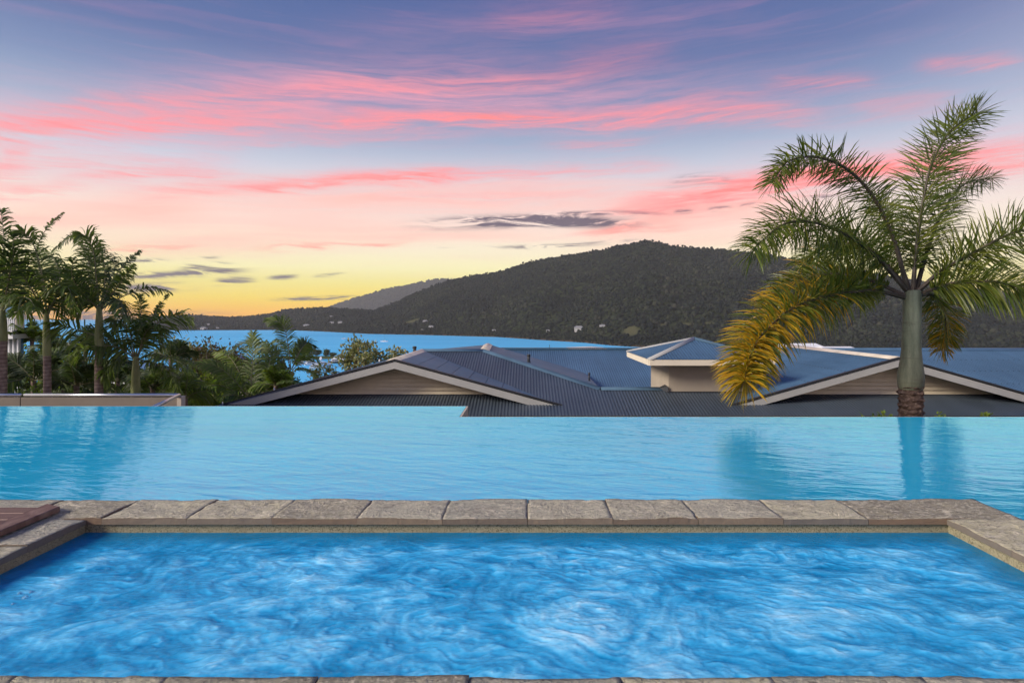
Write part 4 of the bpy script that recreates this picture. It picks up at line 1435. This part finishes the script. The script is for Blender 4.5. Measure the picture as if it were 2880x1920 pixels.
def gable_front(ax, az, y_face, y_barge, xl, xr, zl_, zr_, base_z, boards=8):
    """Weatherboarded gable with barge boards."""
    w = MB()
    wv = [(ax, y_face + .03, az - .05)]
    wl = ax + (xl - ax) * ((az - .1 - base_z) / (az - zl_))
    wr = ax + (xr - ax) * ((az - .1 - base_z) / (az - zr_))
    # backing
    w.add([(wl, y_face + .03, base_z), (wr, y_face + .03, base_z), (ax, y_face + .03, az - .1), (wl, y_face + .1, base_z), (wr, y_face + .1, base_z), (ax, y_face + .1, az - .1)],
          [(0, 1, 2), (5, 4, 3), (0, 3, 4, 1), (1, 4, 5, 2), (2, 5, 3, 0)])
    wall = w.build('gable_wall', M['weatherboard'], house)
    H = az - .1 - base_z
    bh = H / boards
    for k in range(boards):
        z0, z1 = base_z + k * bh, base_z + (k + 1) * bh - .013
        f0, f1 = 1 - k / boards, max(0.0, 1 - (k + 1) / boards)
        x0a, x1a = ax + (wl - ax) * f0, ax + (wr - ax) * f0
        x0b, x1b = ax + (wl - ax) * f1, ax + (wr - ax) * f1
        mb = MB()
        ya, yb = y_face - .036, y_face + .012
        mb.add([(x0a, ya, z0), (x1a, ya, z0), (x1b, yb, z1), (x0b, yb, z1), (x0a, y_face + .028, z0), (x1a, y_face + .028, z0), (x1b, y_face + .028, z1), (x0b, y_face + .028, z1)],
               [(0, 1, 2, 3), (5, 4, 7, 6), (4, 5, 1, 0), (1, 5, 6, 2), (3, 2, 6, 7), (4, 0, 3, 7)])
        mb.build('weatherboard', M['weatherboard'], wall)
    # flashing where boards meet the roof below
    MB().box(wl - .1, wr + .1, y_face - .05, y_face + .02, base_z - .06, base_z - .003).build('flashing', M['dark_trim'], house)
    for xe, ze in ((xl, zl_), (xr, zr_)):
        d = Vector((xe - ax, 0, ze - az))
        dn = d.normalized()
        # barge board: plumb cut at the peak, level cut at the foot
        th = .165
        a_ = Vector((ax, 0, az - .03))
        b1 = Vector((xe, 0, ze - .03))
        sl = dn.z / dn.x
        cut = th / abs(sl)
        b2 = Vector((xe - math.copysign(min(cut, .72), xe - ax), 0, 0))
        b2.z = az - .03 + sl * (b2.x - ax) - th
        poly = [a_, b1, b2, Vector((ax, 0, az - .03 - th))]
        mb = MB()
        v = [(p.x, y_barge - .02, p.z) for p in poly] + [(p.x, y_barge + .02, p.z) for p in poly]
        mb.add(v, [(0, 1, 2, 3), (7, 6, 5, 4), (0, 4, 5, 1), (1, 5, 6, 2), (2, 6, 7, 3), (3, 7, 4, 0)])
        mb.build('barge_board', M['barge_grey'], house)
        # soffit lining behind the board
        MB().bar(Vector((ax, (y_barge + y_face) / 2, az - .09)), Vector((xe, (y_barge + y_face) / 2, ze - .09)), y_face - y_barge - .06, .02).build('soffit', M['barge_grey'], house)
        MB().bar(Vector((ax, y_barge - .005, az + .012)), Vector((xe + math.copysign(.06, xe - ax), y_barge - .005, ze + .012 + sl * .06 * math.copysign(1, xe - ax))), .07, .04).build('barge_capping', M['dark_trim'], house)


gable_front(GX1 + .06, GZ1, 14.0, 13.4, -7.05, .80, -.965, -1.0, -.822)
gable_front(GX2, GZ2, 14.0, 13.4, 4.90, 12.64, -.99, -.99, -.822)

# right gable roof, left slope
corrugated('gable_roof', 'roof_blue', house, (GX2, 0, GZ2), (0, 1, 0), (-1, 0, -.28), (13.42, 19.0), lambda u: np.full_like(u, 0.0), lambda u: np.full_like(u, 3.85))
corrugated('gable_roof', 'roof_blue', house, (GX2, 0, GZ2), (0, 1, 0), (1, 0, -.28), (13.42, 17.4), lambda u: np.full_like(u, 0.0),
           lambda u: np.clip((GZ2 - ZF(u)) / .28, 0, 4), screws=False)
# blue upper slope of the main roof right of the gable (laid over the dark front slope)
corrugated('upper_roof', 'roof_blue', house, (0, 0, ZF(0) + .022), ex, es, (GX2 + .1, 17.5), lambda u: np.full_like(u, 17.3),
           lambda u: np.clip(14 + (GZ2 - .28 * (u - GX2) - ZF(14)) / TAN, 13.4, 17.3))

# side slope of the left hip and back faces
hipx = lambda Y: -1.29 + (17.25 - Y) * (3.17 / 2.92)
mb = MB()
A, B_ = (-1.29, 17.25, ZF(17.25)), (1.88, 14.33, ZF(14.33))
C_, D_ = (1.88, 18.4, ZF(14.33)), (-1.36, 20.9, ZF(17.25))
mb.add([A, B_, C_, D_], [(0, 1, 2, 3)])
mb.build('hip_roof', M['roof_slate'], house)
mb = MB()
mb.add([(-7.4, 17.3, zl(-7.4)), (GX1, 17.3, GZ1), (GX1, 21, GZ1 - 1.0), (-7.4, 21, GZ1 - 1.2)], [(0, 1, 2, 3)])
mb.build('back_roof', M['roof_slate'], house)
mb = MB()
mb.add([(GX1, 17.26, GZ1 - .002), (-1.29, 17.26, GZ1 - .002), (-1.36, 21, GZ1 - .01), (GX1, 21, GZ1 - 1.0)], [(0, 1, 2, 3)])
mb.build('back_roof', M['roof_slate'], house)
mb = MB()
mb.add([(1.88, 14.34, ZF(14.33)), (5.2, 14.34, ZF(14.33)), (5.2, 17.0, -1.4), (1.88, 17.0, -1.4)], [(0, 1, 2, 3)])
mb.build('back_roof', M['roof_slate'], house)
mb = MB()
mb.add([(GX2, 17.3, ZF(17.28)), (17.5, 17.3, ZF(17.28)), (17.5, 21, -.9), (GX2, 21, -.9)], [(0, 1, 2, 3)])
mb.build('back_roof', M['roof_slate'], house)


def cap(a, b, mat='roof_slate', wid=.26, h=.035, name='ridge_cap'):
    a, b = Vector(a), Vector(b)
    d = (b - a).normalized()
    s = d.cross(Vector((0, 0, 1))).normalized()
    up = s.cross(d)
    prof = [(-wid / 2, -wid / 2 * .24), (-.05, h * .6), (0, h), (.05, h * .6), (wid / 2, -wid / 2 * .24)]
    v = []
    for p in (a, b):
        v += [p + s * x + up * (z + .012) for x, z in prof]
    n = len(prof)
    f = [(i, i + 1, i + 1 + n, i + n) for i in range(n - 1)] + [tuple(reversed(range(n))), tuple(range(n, 2 * n))]
    return MB().add(v, f).build(name, M[mat], house, True)


cap((GX1, 13.42, GZ1), (GX1, 17.2, GZ1), 'ridge_lit', .34)
cap((GX1, 17.25, GZ1), (-1.29, 17.25, GZ1))
cap((-1.29, 17.25, GZ1), (1.88, 14.33, ZF(14.33)))
cap((1.88, 14.33, ZF(14.33)), (3.55, 14.33, ZF(14.33)))
cap((-1.29, 17.3, GZ1 + .01), (-1.4, 20.8, GZ1 + .01), 'ridge_lit', .34)
cap((GX2, 13.42, GZ2), (GX2, 18.95, GZ2), 'ridge_lit', .30)
cap((GX2 + .2, 17.28, ZF(17.28) + .02), (17.5, 17.28, ZF(17.28) + .02), 'roof_blue')

# raised hip box
TX0, TX1, TY0, TY1 = 3.54, 5.38, 14.14, 16.15
EX0, EX1, EY0, EY1 = 2.96, 5.97, 13.66, 16.64
EZ, AZ = .055, .50
acx, acy = (EX0 + EX1) / 2, (EY0 + EY1) / 2
tower = MB().box(TX0, TX1, TY0, TY1, -1.6, EZ - .11).build('raised_wall', M['wall_cream'], house)
for nm, u_ax, orig, eu, ev, us in (
    ('front', 0, (acx, EY0, EZ), (1, 0, 0), (0, 1, (AZ - EZ) / (acy - EY0)), (EX0 - acx, EX1 - acx)),
    ('left', 0, (EX0, acy, EZ), (0, 1, 0), (1, 0, (AZ - EZ) / (acx - EX0)), (EY0 - acy, EY1 - acy)),
    ('right', 0, (EX1, acy, EZ), (0, 1, 0), (-1, 0, (AZ - EZ) / (acx - EX0)), (EY0 - acy, EY1 - acy)),
    ('back', 0, (acx, EY1, EZ), (1, 0, 0), (0, -1, (AZ - EZ) / (acy - EY0)), (EX0 - acx, EX1 - acx))):
    half = (us[1] - us[0]) / 2
    run = (acy - EY0) if nm in ('front', 'back') else (acx - EX0)
    corrugated('hip_box_roof', 'roof_blue', house, orig, eu, ev, us, lambda u: (1 - np.abs(u) / half) * run, lambda u: np.zeros_like(u), screws=nm == 'front')
apex = (acx, acy, AZ)
for cx_, cy_ in ((EX0, EY0), (EX0, EY1), (EX1, EY0), (EX1, EY1)):
    cap((cx_, cy_, EZ), apex, 'barge_grey' if cx_ == EX0 else 'roof_slate', .16, .03, 'hip_cap')
for a_, b1 in (((EX0, EY0), (EX1, EY0)), ((EX0, EY0 + .02), (EX0, EY1)), ((EX1, EY0 + .02), (EX1, EY1)), ((EX0, EY1), (EX1, EY1))):
    MB().bar((a_[0], a_[1], EZ - .012), (b1[0], b1[1], EZ - .012), .04, .135, drop=1).build('fascia', M['fascia_cream'], house)
MB().box(EX0 + .03, EX1 - .03, EY0 + .03, EY1 - .03, EZ - .125, EZ - .105).build('soffit', M['fascia_cream'], house)
MB().box(TX0 - .05, TX1 + .05, TY0 - .06, TY0 - .003, -.835, -.775).build('flashing', M['dark_trim'], house)
mb = MB()
mb.add([(TX0 - .02, TY0 - .05, -.80), (TX0 - .02, TY0 + .3, -.70), (TX0 - .02, TY0 + .3, -.64), (TX0 - .02, TY0 - .05, -.66), (TX0 - .25, TY0 + .18, -.72)],
       [(0, 1, 2, 3), (0, 4, 3), (3, 4, 2), (2, 4, 1), (1, 4, 0)])
mb.build('flashing', M['dark_trim'], house)
# house body under the roof
MB().box(-7.0, 17.0, 11.1, 20.5, -5.0, -1.75).build('wall', M['wall_cream'], house)
MB().box(-7.5, 17.4, EAVE_Y - .08, EAVE_Y, ZF(EAVE_Y) - .16, ZF(EAVE_Y) + .01).build('gutter', M['dark_trim'], house)


def vent(px, py0, py1, Y, r, name='vent_pipe', mat='pipe_dark', collar=True):
    b0, b1 = W(px, py1, Y), W(px, py0, Y)
    mb = MB().tube([b0 - Vector((0, 0, .06)), b1], [r, r], 10)
    if collar:
        mb.tube([b0 - Vector((0, 0, .05)), b0 + Vector((0, 0, .03))], [r * 2.0, r * 1.1], 10)
        mb.tube([b1 - Vector((0, 0, .05)), b1 + Vector((0, 0, .015))], [r * 1.25, r * 1.25], 10)
    mb.build(name, M[mat], house, True)


vent(1166, 975, 991, 17.25, .05)
vent(1487, 997, 1018, 17.0, .042)
vent(1657, 1049, 1071, 15.8, .022)
br = W(1452, 1034, 16.2)
MB().box(br.x - .10, br.x + .06, br.y - .03, br.y + .03, br.z - .05, br.z + .01).box(br.x - .02, br.x + .01, br.y - .02, br.y + .02, br.z, br.z + .05).build('roof_bracket', M['barge_grey'], house)
for px, py in ((626, 1134), (731, 1111), (771, 1094), (1067, 1014)):
    p = W(px, py, 13.6)
    p.z = max(p.z, zl(p.x) + .01)
    MB().tube([p - Vector((0, 0, .02)), p + Vector((0, 0, .035))], [.018, .014], 6).build('roof_anchor', M['boat_white'], house)

# house behind: long blue corrugated roof
hb2 = thing('house', 'house behind the hip box, only its long blue corrugated roof slope showing', 'house')
RY, RZ = 21.0, W(0, 981, 21.0).z
corrugated('front_roof', 'roof_blue', hb2, (0, RY, RZ), ex, (0, -1, -TAN), (-1.4, 8.0), lambda u: np.zeros_like(u),
           lambda u: np.clip((u + 1.25) * 1.0, 0, 4.4))
MB().add([(-1.4, RY + .01, RZ), (8, RY + .01, RZ), (8, 25, RZ - 1.1), (-1.4, 25, RZ - 1.1)], [(0, 1, 2, 3)]).build('back_roof', M['roof_slate'], hb2)
MB().box(-1.0, 7.6, 18.5, 24.6, -5.2, -1.7).build('wall', M['wall_cream'], hb2)
mb = MB().bar((-1.3, RY, RZ + .03), (8, RY, RZ + .03), .24, .03)
mb.build('ridge_cap', M['roof_slate'], hb2)
p0 = W(1546, 969, RY)
MB().tube([(p0.x, RY, RZ), (p0.x, RY, p0.z)], [.012, .008], 5).build('antenna', M['pipe_dark'], hb2)


def small_hip(label, pxl, pxr, py_e, py_t, Y, mroof, drop=4.0, ridge=.25, depth=5.0):
    a_, b1 = W(pxl, py_e, Y), W(pxr, py_e, Y)
    zt = W(0, py_t, Y + depth / 2).z
    e = thing('house', label, 'house', ((a_.x + b1.x) / 2, Y, a_.z - drop), 'roofs below the pool')
    cx_ = (a_.x + b1.x) / 2
    hw = (b1.x - a_.x) / 2
    mb = MB()
    mb.add([(a_.x, Y, a_.z), (b1.x, Y, a_.z), (b1.x, Y + depth, a_.z), (a_.x, Y + depth, a_.z), (cx_ - hw * ridge, Y + depth / 2, zt), (cx_ + hw * ridge, Y + depth / 2, zt)],
           [(0, 1, 5, 4), (1, 2, 5), (2, 3, 4, 5), (3, 0, 4), (3, 2, 1, 0)])
    adopt(mb.build('roof', M[mroof]), e)
    adopt(MB().box(a_.x + .3, b1.x - .3, Y + .3, Y + depth - .3, a_.z - drop, a_.z - .02).build('wall', M['wall_cream']), e)
    adopt(MB().bar((a_.x - .02, Y - .05, a_.z + .02), (b1.x + .02, Y - .05, a_.z + .02), .1, .12, drop=1).build('gutter', M['white_paint']), e)
    return e


small_hip('blue-roofed house down the slope behind the left palms', 440, 690, 1058, 985, 44.0, 'blue_roof', 3.2, .15, 6)
small_hip('second blue roof glimpsed between the king palm trunks', 210, 410, 1075, 1015, 40.0, 'blue_roof', 3.5, .3, 6)
small_hip('pale peak just showing over the long blue roof', 1610, 1730, 990, 974, 26.0, 'ridge_lit', 4.0, .06, 4)
small_hip('white metal roof beyond the gold frond on the far side of the ridge', 2205, 2345, 985, 965, 27.0, 'boat_white', 4.0, .7, 2)
small_hip('white roof edge behind the right gable ridge', 2330, 2440, 990, 974, 25.0, 'boat_white', 4.0, .8, 2)

# white balcony block at the left edge
apt = thing('apartment_block', 'white balcony corner of an apartment block at the left frame edge', 'building', W(-20, 1112, 18.0))
Yb = 18.0


def bx(name, p0, p1, y0, y1, mat):
    a_, b1 = W(p0[0], p0[1], Yb), W(p1[0], p1[1], Yb)
    return adopt(MB().box(a_.x, b1.x, y0, y1, b1.z, a_.z).build(name, M[mat]), apt)


bx('wall', (-160, 860), (-4, 1200), Yb + .6, Yb + .9, 'glass_blue')
bx('pillar', (5, 872), (22, 930), Yb + .3, Yb + .6, 'parapet_pale')
bx('balcony_floor', (-160, 930), (42, 937), Yb - .1, Yb + .5, 'white_paint')
bx('beam', (-160, 939), (52, 952), Yb - .2, Yb + .5, 'white_paint')
bx('handrail', (-160, 894), (41, 897), Yb - .03, Yb + .03, 'white_paint')
for k in range(14):
    bx('baluster', (40 - k * 5.2 - 1.7, 897.2), (40 - k * 5.2, 929.8), Yb - .02, Yb + .02, 'white_paint')
for k in (-14, 12, 24, 36, 49):
    bx('post', (k - 2.2, 952.2), (k + 2.2, 1190), Yb + .0, Yb + .08, 'white_paint')
bx('glazing', (-160, 952.2), (48, 1190), Yb + .2, Yb + .23, 'glass_blue')

# parapet with steel rail
PY = 9.6
pz = W(0, 1118, PY).z
px_end = W(499, 0, PY).x
par = thing('parapet', 'low taupe parapet topped by a steel rail behind the left pool end', 'wall', (px_end, PY, -3))
j0 = W(57, 0, PY).x
adopt(MB().box(-9.5, j0 - .008, PY, PY + .07, -3, pz).build('wall_panel', M['parapet']), par)
adopt(MB().box(j0 + .008, px_end, PY, PY + .07, -3, pz).build('wall_panel', M['parapet']), par)
adopt(MB().box(px_end + .004, px_end + .075, PY - .02, PY + .10, -3, pz + .02).build('end_post', M['parapet_pale']), par)
adopt(MB().box(px_end - 1.3, px_end - .02, PY - 1.2, PY - .004, -3, pz - .19).build('return_wall', M['parapet']), par)
rz_ = W(0, 1112, PY).z
adopt(MB().tube([(-9.5, PY + .05, rz_), (j0 - .03, PY + .05, rz_)], [.03, .03], 8).build('rail', M['steel'], None, True), par)
adopt(MB().tube([(j0 + .03, PY + .05, rz_), (px_end, PY + .05, rz_)], [.03, .03], 8).build('rail', M['steel'], None, True), par)
ra = W(440, 1138, PY - 1.2)
adopt(MB().tube([(px_end, PY + .05, rz_), (ra.x - .05, PY - 1.3, rz_ - .02)], [.03, .03], 8).build('rail', M['steel'], None, True), par)
for px in (-30, 42, 80, 140, 183, 220, 282, 362, 420, 480):
    xx = W(px, 0, PY).x
    adopt(MB().tube([(xx, PY + .05, pz - .01), (xx, PY + .05, rz_)], [.008, .008], 5).build('bracket', M['steel']), par)

# ================================================================== POOL AND SPA
POOL_Z = -.030
PX_STEP = -.75
YN, YF1, YF2 = 3.424, 6.366, 7.118
SX0, SX1, SY0, SY1 = -2.395, 2.29, 1.743, 3.099
RX = 2.70
# water surface (one sheet, L-shaped round the spa, stepped far edge)
v = [(-10, YN, POOL_Z), (PX_STEP, YN, POOL_Z), (RX, YN, POOL_Z), (9.5, YN, POOL_Z), (9.5, YF1, POOL_Z), (RX, YF1, POOL_Z), (PX_STEP, YF1, POOL_Z),
     (PX_STEP, YF2, POOL_Z), (-10, YF2, POOL_Z), (-10, YF1, POOL_Z), (RX, -.5, POOL_Z), (9.5, -.5, POOL_Z)]
MB().add(v, [(0, 1, 6, 9), (9, 6, 7, 8), (1, 2, 5, 6), (2, 3, 4, 5), (10, 11, 3, 2)]).build('pool_water', M['pool_water'], kind='structure')
mb = MB()
mb.box(-10.2, PX_STEP + .02, YF2 + .001, YF2 + .025, -3, POOL_Z - .002)
mb.box(PX_STEP + .001, PX_STEP + .024, YF1 + .026, YF2, -3, POOL_Z - .002)
mb.box(PX_STEP, 9.7, YF1 + .001, YF1 + .025, -3, POOL_Z - .002)
mb.build('pool_wall', M['parapet_pale'], kind='structure')
MB().add([(-10, -.5, -1.2), (9.5, -.5, -1.2), (9.5, 7.1, -1.2), (-10, 7.1, -1.2)], [(0, 1, 2, 3)]).build('pool_floor', M['parapet_pale'], kind='structure')
# spa walls below the coping
OH = .022
mb = MB()
mb.box(SX0 - .3, SX1 + .3, SY1 + OH, SY1 + .28, -.9, -.0352)
mb.box(SX0 - .3, SX0 - OH, SY0 - .3, SY1 + OH - .001, -.9, -.0352)
mb.box(SX1 + OH, SX1 + .38, SY0 - .3, SY1 + OH - .001, -.9, -.0352)
mb.box(SX0 - .3, SX1 + .3, SY0 - .3, SY0 - OH, -.9, -.0356)
mb.build('spa_wall', M['pebblecrete'], kind='structure')

# bubbling spa water: real wavelets
nx, ny = 900, 300
sx = np.linspace(SX0 - OH, SX1 + OH, nx)
sy = np.linspace(SY0 - OH, SY1 + OH, ny)
SXg, SYg = np.meshgrid(sx, sy, indexing='ij')


def bil(A, i, j):
    i, j = np.clip(i, 0, A.shape[0] - 1.001), np.clip(j, 0, A.shape[1] - 1.001)
    i0, j0 = i.astype(int), j.astype(int)
    u, v_ = i - i0, j - j0
    return (A[i0, j0] * (1 - u) + A[i0 + 1, j0] * u) * (1 - v_) + (A[i0, j0 + 1] * (1 - u) + A[i0 + 1, j0 + 1] * u) * v_


# eddies either side of the jets set up the flow that drags the bubbles into streaks
psi = .16 * (SYg + .17 * SXg ** 2) + fbm(SXg * 1.3, SYg * 2.0, 3, 41, .5) * .075 + fbm(SXg * 5.0, SYg * 7.0, 3, 47, .55) * .012
for cx_, cy_, rr_, am in ((-1.75, 2.45, .55, .30), (-.55, 2.35, .50, -.34), (.35, 2.45, .45, .30), (1.15, 2.3, .45, -.32), (1.85, 2.6, .40, .28), (-2.2, 2.9, .3, -.2), (.9, 2.9, .3, .2)):
    psi = psi + .28 * am * rr_ * np.exp(-((SXg - cx_) ** 2 + ((SYg - cy_) * 1.25) ** 2) / rr_ ** 2)
dxs, dys = sx[1] - sx[0], sy[1] - sy[0]
gxp, gyp = np.gradient(psi, dxs, dys)
vx_, vy_ = gyp, -gxp
sp_ = np.sqrt(vx_ ** 2 + vy_ ** 2) + 1e-6
vx_, vy_ = vx_ / (sp_ + .05) / dxs, vy_ / (sp_ + .05) / dys


def lic(src, step, n):
    acc, wsum = src.copy(), 1.0
    I0, J0 = np.meshgrid(np.arange(nx, dtype=float), np.arange(ny, dtype=float), indexing='ij')
    for sg in (1, -1):
        I, J = I0.copy(), J0.copy()
        for k in range(n):
            a_, b1 = bil(vx_, I, J), bil(vy_, I, J)
            I += sg * step * a_
            J += sg * step * b1
            w_ = 1 - k / n
            acc = acc + bil(src, I, J) * w_
            wsum += w_
    return acc / wsum


def std(A):
    return (A - A.mean()) / A.std()


src1 = fbm(SXg * 30, SYg * 40, 4, 61, .75)
src2 = fbm(SXg * 7, SYg * 10, 4, 63, .6)
streaks = std(lic(src1, .007, 12)) * .46 + std(lic(src2, .010, 9)) * .42 + std(fbm(SXg * 8, SYg * 15, 6, 67, .75)) * .36
# churned bright plumes where the jets rise
mx_ = SXg + fbm(SXg * 2.2, SYg * 2.6, 4, 71, .55) * .16
plume = 0
for xa, xb, wd_, am in ((-.75, -1.05, .17, 1.0), (.02, .55, .13, .7), (.75, .12, .15, .8), (1.28, 1.05, .16, 1.0), (-1.9, -2.3, .2, .6), (1.75, 2.3, .13, .7), (-.2, -.9, .12, .45)):
    u_ = (SY1 - SYg) / (SY1 - SY0)
    plume = plume + am * np.exp(-((mx_ - (xa + (xb - xa) * u_)) / (wd_ * (.55 + .8 * u_))) ** 2)
lump = fbm(SXg * 2.0, SYg * 3.0, 5, 81, .6)
foam = .47 + .15 * streaks + .14 * plume * (.7 + .5 * fbm(SXg * 12, SYg * 16, 4, 91, .65)) + .07 * lump
calm = np.clip((SY1 - SYg - .02) / .20, 0, 1) * np.clip((SX1 - SXg) / .22, 0, 1) * np.clip((SXg - SX0) / .25, 0, 1)
foam = foam * (.25 + .75 * calm)
edge = .1 + .9 * calm
SZ = -.088 + (std(streaks) * .0015 + fbm(SXg * 1.6, SYg * 2.4, 3, 71) * .008 + fbm(SXg * 9, SYg * 14, 4, 73, .6) * .0035 + plume * .006) * edge
me = np_mesh('spa_water', np.stack([SXg, SYg, SZ], -1).reshape(-1, 3), grid_faces(nx, ny), M['spa_water'])
a = me.attributes.new('foam', 'FLOAT', 'POINT')
a.data.foreach_set('value', np.clip(foam, 0, 1).ravel().astype(np.float32))
link('spa_water', me, kind='structure')
# bubbles on the surface, left
bub = [(72, 1680, .014, 'largest clear bubble floating at the left side of the spa'), (88, 1664, .009, 'small bubble just behind the largest one on the spa'),
       (55, 1668, .009, 'small bubble left of the largest one, away from the stone'), (37, 1697, .008, 'lone bubble nearest the left frame edge on the spa')]
for px, py, r_, lab in bub:
    Y = F * (CAM_Z + .084) / (py - HZ)
    c = W(px, py, Y)
    mb = MB()
    prev = None
    rings = 5
    for i in range(rings + 1):
        th = math.pi / 2 * i / rings
        for j in range(12):
            a_ = 2 * math.pi * j / 12
            mb.v.append((c.x + r_ * math.cos(th) * math.cos(a_), c.y + r_ * math.cos(th) * math.sin(a_), c.z - .002 + r_ * .8 * math.sin(th)))
    for i in range(rings):
        for j in range(12):
            mb.f.append((i * 12 + j, i * 12 + (j + 1) % 12, (i + 1) * 12 + (j + 1) % 12, (i + 1) * 12 + j))
            mb.m.append(0)
    if 'bubble' not in MATS:
        m, t, b = principled('bubble', (.6, .85, .95, 1), .05, .6)
        b.inputs['Transmission Weight'].default_value = .8
        b.inputs['IOR'].default_value = 1.1
    mb.build('bubble', MATS['bubble'], None, True, label=lab, cat='bubble', group='bubbles on the spa')

# coping: every stone a piece
pav = MB().box(-10, SX0 - .34, -1.0, YN - .02, -.3, -.040).build('coping', M['pebblecrete'], kind='structure')
STN = 0


def stone(x0, x1, y0, y1, th=.036, z=0.0, gap=.0008, nres=26):
    global STN
    STN += 1
    x0, x1, y0, y1 = x0 + gap, x1 - gap, y0 + gap * .3, y1 - gap * .3
    nx_ = max(6, int((x1 - x0) / .018))
    ny_ = max(6, int((y1 - y0) / .018))
    xs, ys = np.linspace(x0, x1, nx_), np.linspace(y0, y1, ny_)
    X, Y = np.meshgrid(xs, ys, indexing='ij')
    sd = STN * 3
    Z = z - .004 + fbm(X * 7, Y * 9, 4, sd) * .0026
    plate = fbm(X * 3.2, Y * 4.5, 3, sd + 1)
    Z += np.where(plate > .25, .0036, 0) + np.where(plate > .7, .003, 0) + np.where(plate < -.45, -.0035, 0)
    ed = np.minimum.reduce([X - x0, x1 - X, Y - y0, y1 - Y])
    Z -= .0014 * np.clip(1 - ed / .008, 0, 1) ** 2
    # slightly wandering sawn edges
    Xw = X + (np.abs(ed) < 1e-6) * fbm(Y * 20, X * 20, 2, sd + 2) * .0012
    Yw = Y + (np.abs(ed) < 1e-6) * fbm(X * 20, Y * 20, 2, sd + 3) * .0015
    V = np.stack([Xw, Yw, Z], -1).reshape(-1, 3)
    Fq = grid_faces(nx_, ny_)
    idx = np.arange(nx_ * ny_).reshape(nx_, ny_)
    ring = np.concatenate([idx[:, 0], idx[-1, 1:], idx[-2::-1, -1], idx[0, -2:0:-1]])
    low = V[ring].copy()
    low[:, 2] = z - th
    k0 = len(V)
    V = np.concatenate([V, low])
    n = len(ring)
    sf = np.stack([ring, k0 + np.arange(n), k0 + (np.arange(n) + 1) % n, np.roll(ring, -1)], 1)
    me_ = np_mesh('coping_stone', V, np.concatenate([Fq, sf]), M['coping_stone'], True)
    sm = np.ones(len(me_.polygons), bool)
    sm[len(Fq):] = False
    me_.polygons.foreach_set('use_smooth', sm)
    o = link('coping_stone', me_, pav)
    return o


js = [.008 + .4645 * k for k in range(-5, 5)]       # -2.31 .. 1.87
far = [-10, -8.2, -6.9, -6.0, -5.2, -4.6, -4.15, -3.7, -3.24, -2.78] + js
for a_, b1 in zip(far[:-1], far[1:]):
    if a_ > -5.3:
        stone(a_, b1, SY1, YN)
stone(js[-1], RX, SY1, YN)
for y0, y1 in ((2.687, SY1), (2.225, 2.687), (1.743, 2.225)):
    stone(SX1, RX, y0, y1)
for y0, y1 in ((2.733, SY1), (2.27, 2.733), (1.743, 2.27)):
    stone(SX0 - .34, SX0, y0, y1)
    stone(SX0 - .80, SX0 - .34, y0, y1)
nearj = [-2.74] + [-2.018 + .4612 * k for k in range(0, 11)]
for a_, b1 in zip(nearj[:-1], nearj[1:]):
    stone(a_, b1, 1.41, SY0)

terr = MB().box(-10, RX, -6, 1.404, -.3, -.0045).build('terrace', M['coping_stone'], kind='structure')

# timber deck hatch lying over the left coping
deck = thing('timber_deck', 'dark hardwood deck boards lying over the stone at the left edge of the spa', 'decking', (-3.1, 2.6, 0))


def plank(x0, x1, y0, y1, z0, z1, skew=0.0):
    bv = .004
    mb = MB()
    v = []
    for z, ins in ((z0, 0), (z1 - bv, 0), (z1, bv)):
        v += [(x0 + ins, y0 + ins, z), (x1 - ins, y0 + ins, z), (x1 - ins, y1 - ins - skew, z), (x0 + ins, y1 - ins, z)]
    f = [(3, 2, 1, 0), (8, 9, 10, 11)]
    for k in (0, 4):
        for j in range(4):
            f.append((k + j, k + (j + 1) % 4, k + 4 + (j + 1) % 4, k + 4 + j))
    mb.add(v, f)
    return adopt(mb.build('plank', M['timber']), deck)


plank(-2.725, -2.615, 1.2, 3.235, .004, .034, .045)
for k in range(12):
    y1 = 3.19 - k * .098
    plank(-4.4, -2.735, y1 - .092, y1, .003, .028)

# garden bed beyond the overflow edge
MB().box(-.70, 12, 6.45, 9.8, -3, -.62).build('garden_bed', M['earth'], kind='structure')
for i, (px, py, lab) in enumerate(((2480, 1157, 'taller yellow-green sprig poking over the pool edge left of the palm'), (2430, 1170, 'tiny sprig at the pool edge, leftmost of the row'),
                                   (2640, 1168, 'small sprig at the pool edge right beside the palm trunk'), (2770, 1169, 'small sprig at the pool edge toward the right frame'))):
    p = W(px, py, 7.0)
    leafy('garden_sprig', lab, 'plant', (p.x, 7.0, -.62), p.z + .62, (.10, .08, .12), .05, 'leaf_bright', 120, 10, 'sprigs along the pool edge', True, .006, seed=90 + i)

# ------------------------------------------------------------------ air
hzm = bpy.data.materials.new('haze')
hzm.use_nodes = True
ht_ = NT(hzm.node_tree)
ht_.n.clear()
ho = ht_.new('ShaderNodeOutputMaterial')
pv = ht_.new('ShaderNodeVolumePrincipled')
pv.inputs['Color'].default_value = (.80, .82, .84, 1)
pv.inputs['Density'].default_value = 5.5e-5
pv.inputs['Anisotropy'].default_value = 0.0
ht_.link(pv.outputs[0], ho.inputs['Volume'])
MB().box(-9100, 9100, -300, 9100, -90, 600).build('haze', hzm, kind='stuff', label='thin blue air over the bay and the hills', cat='haze')
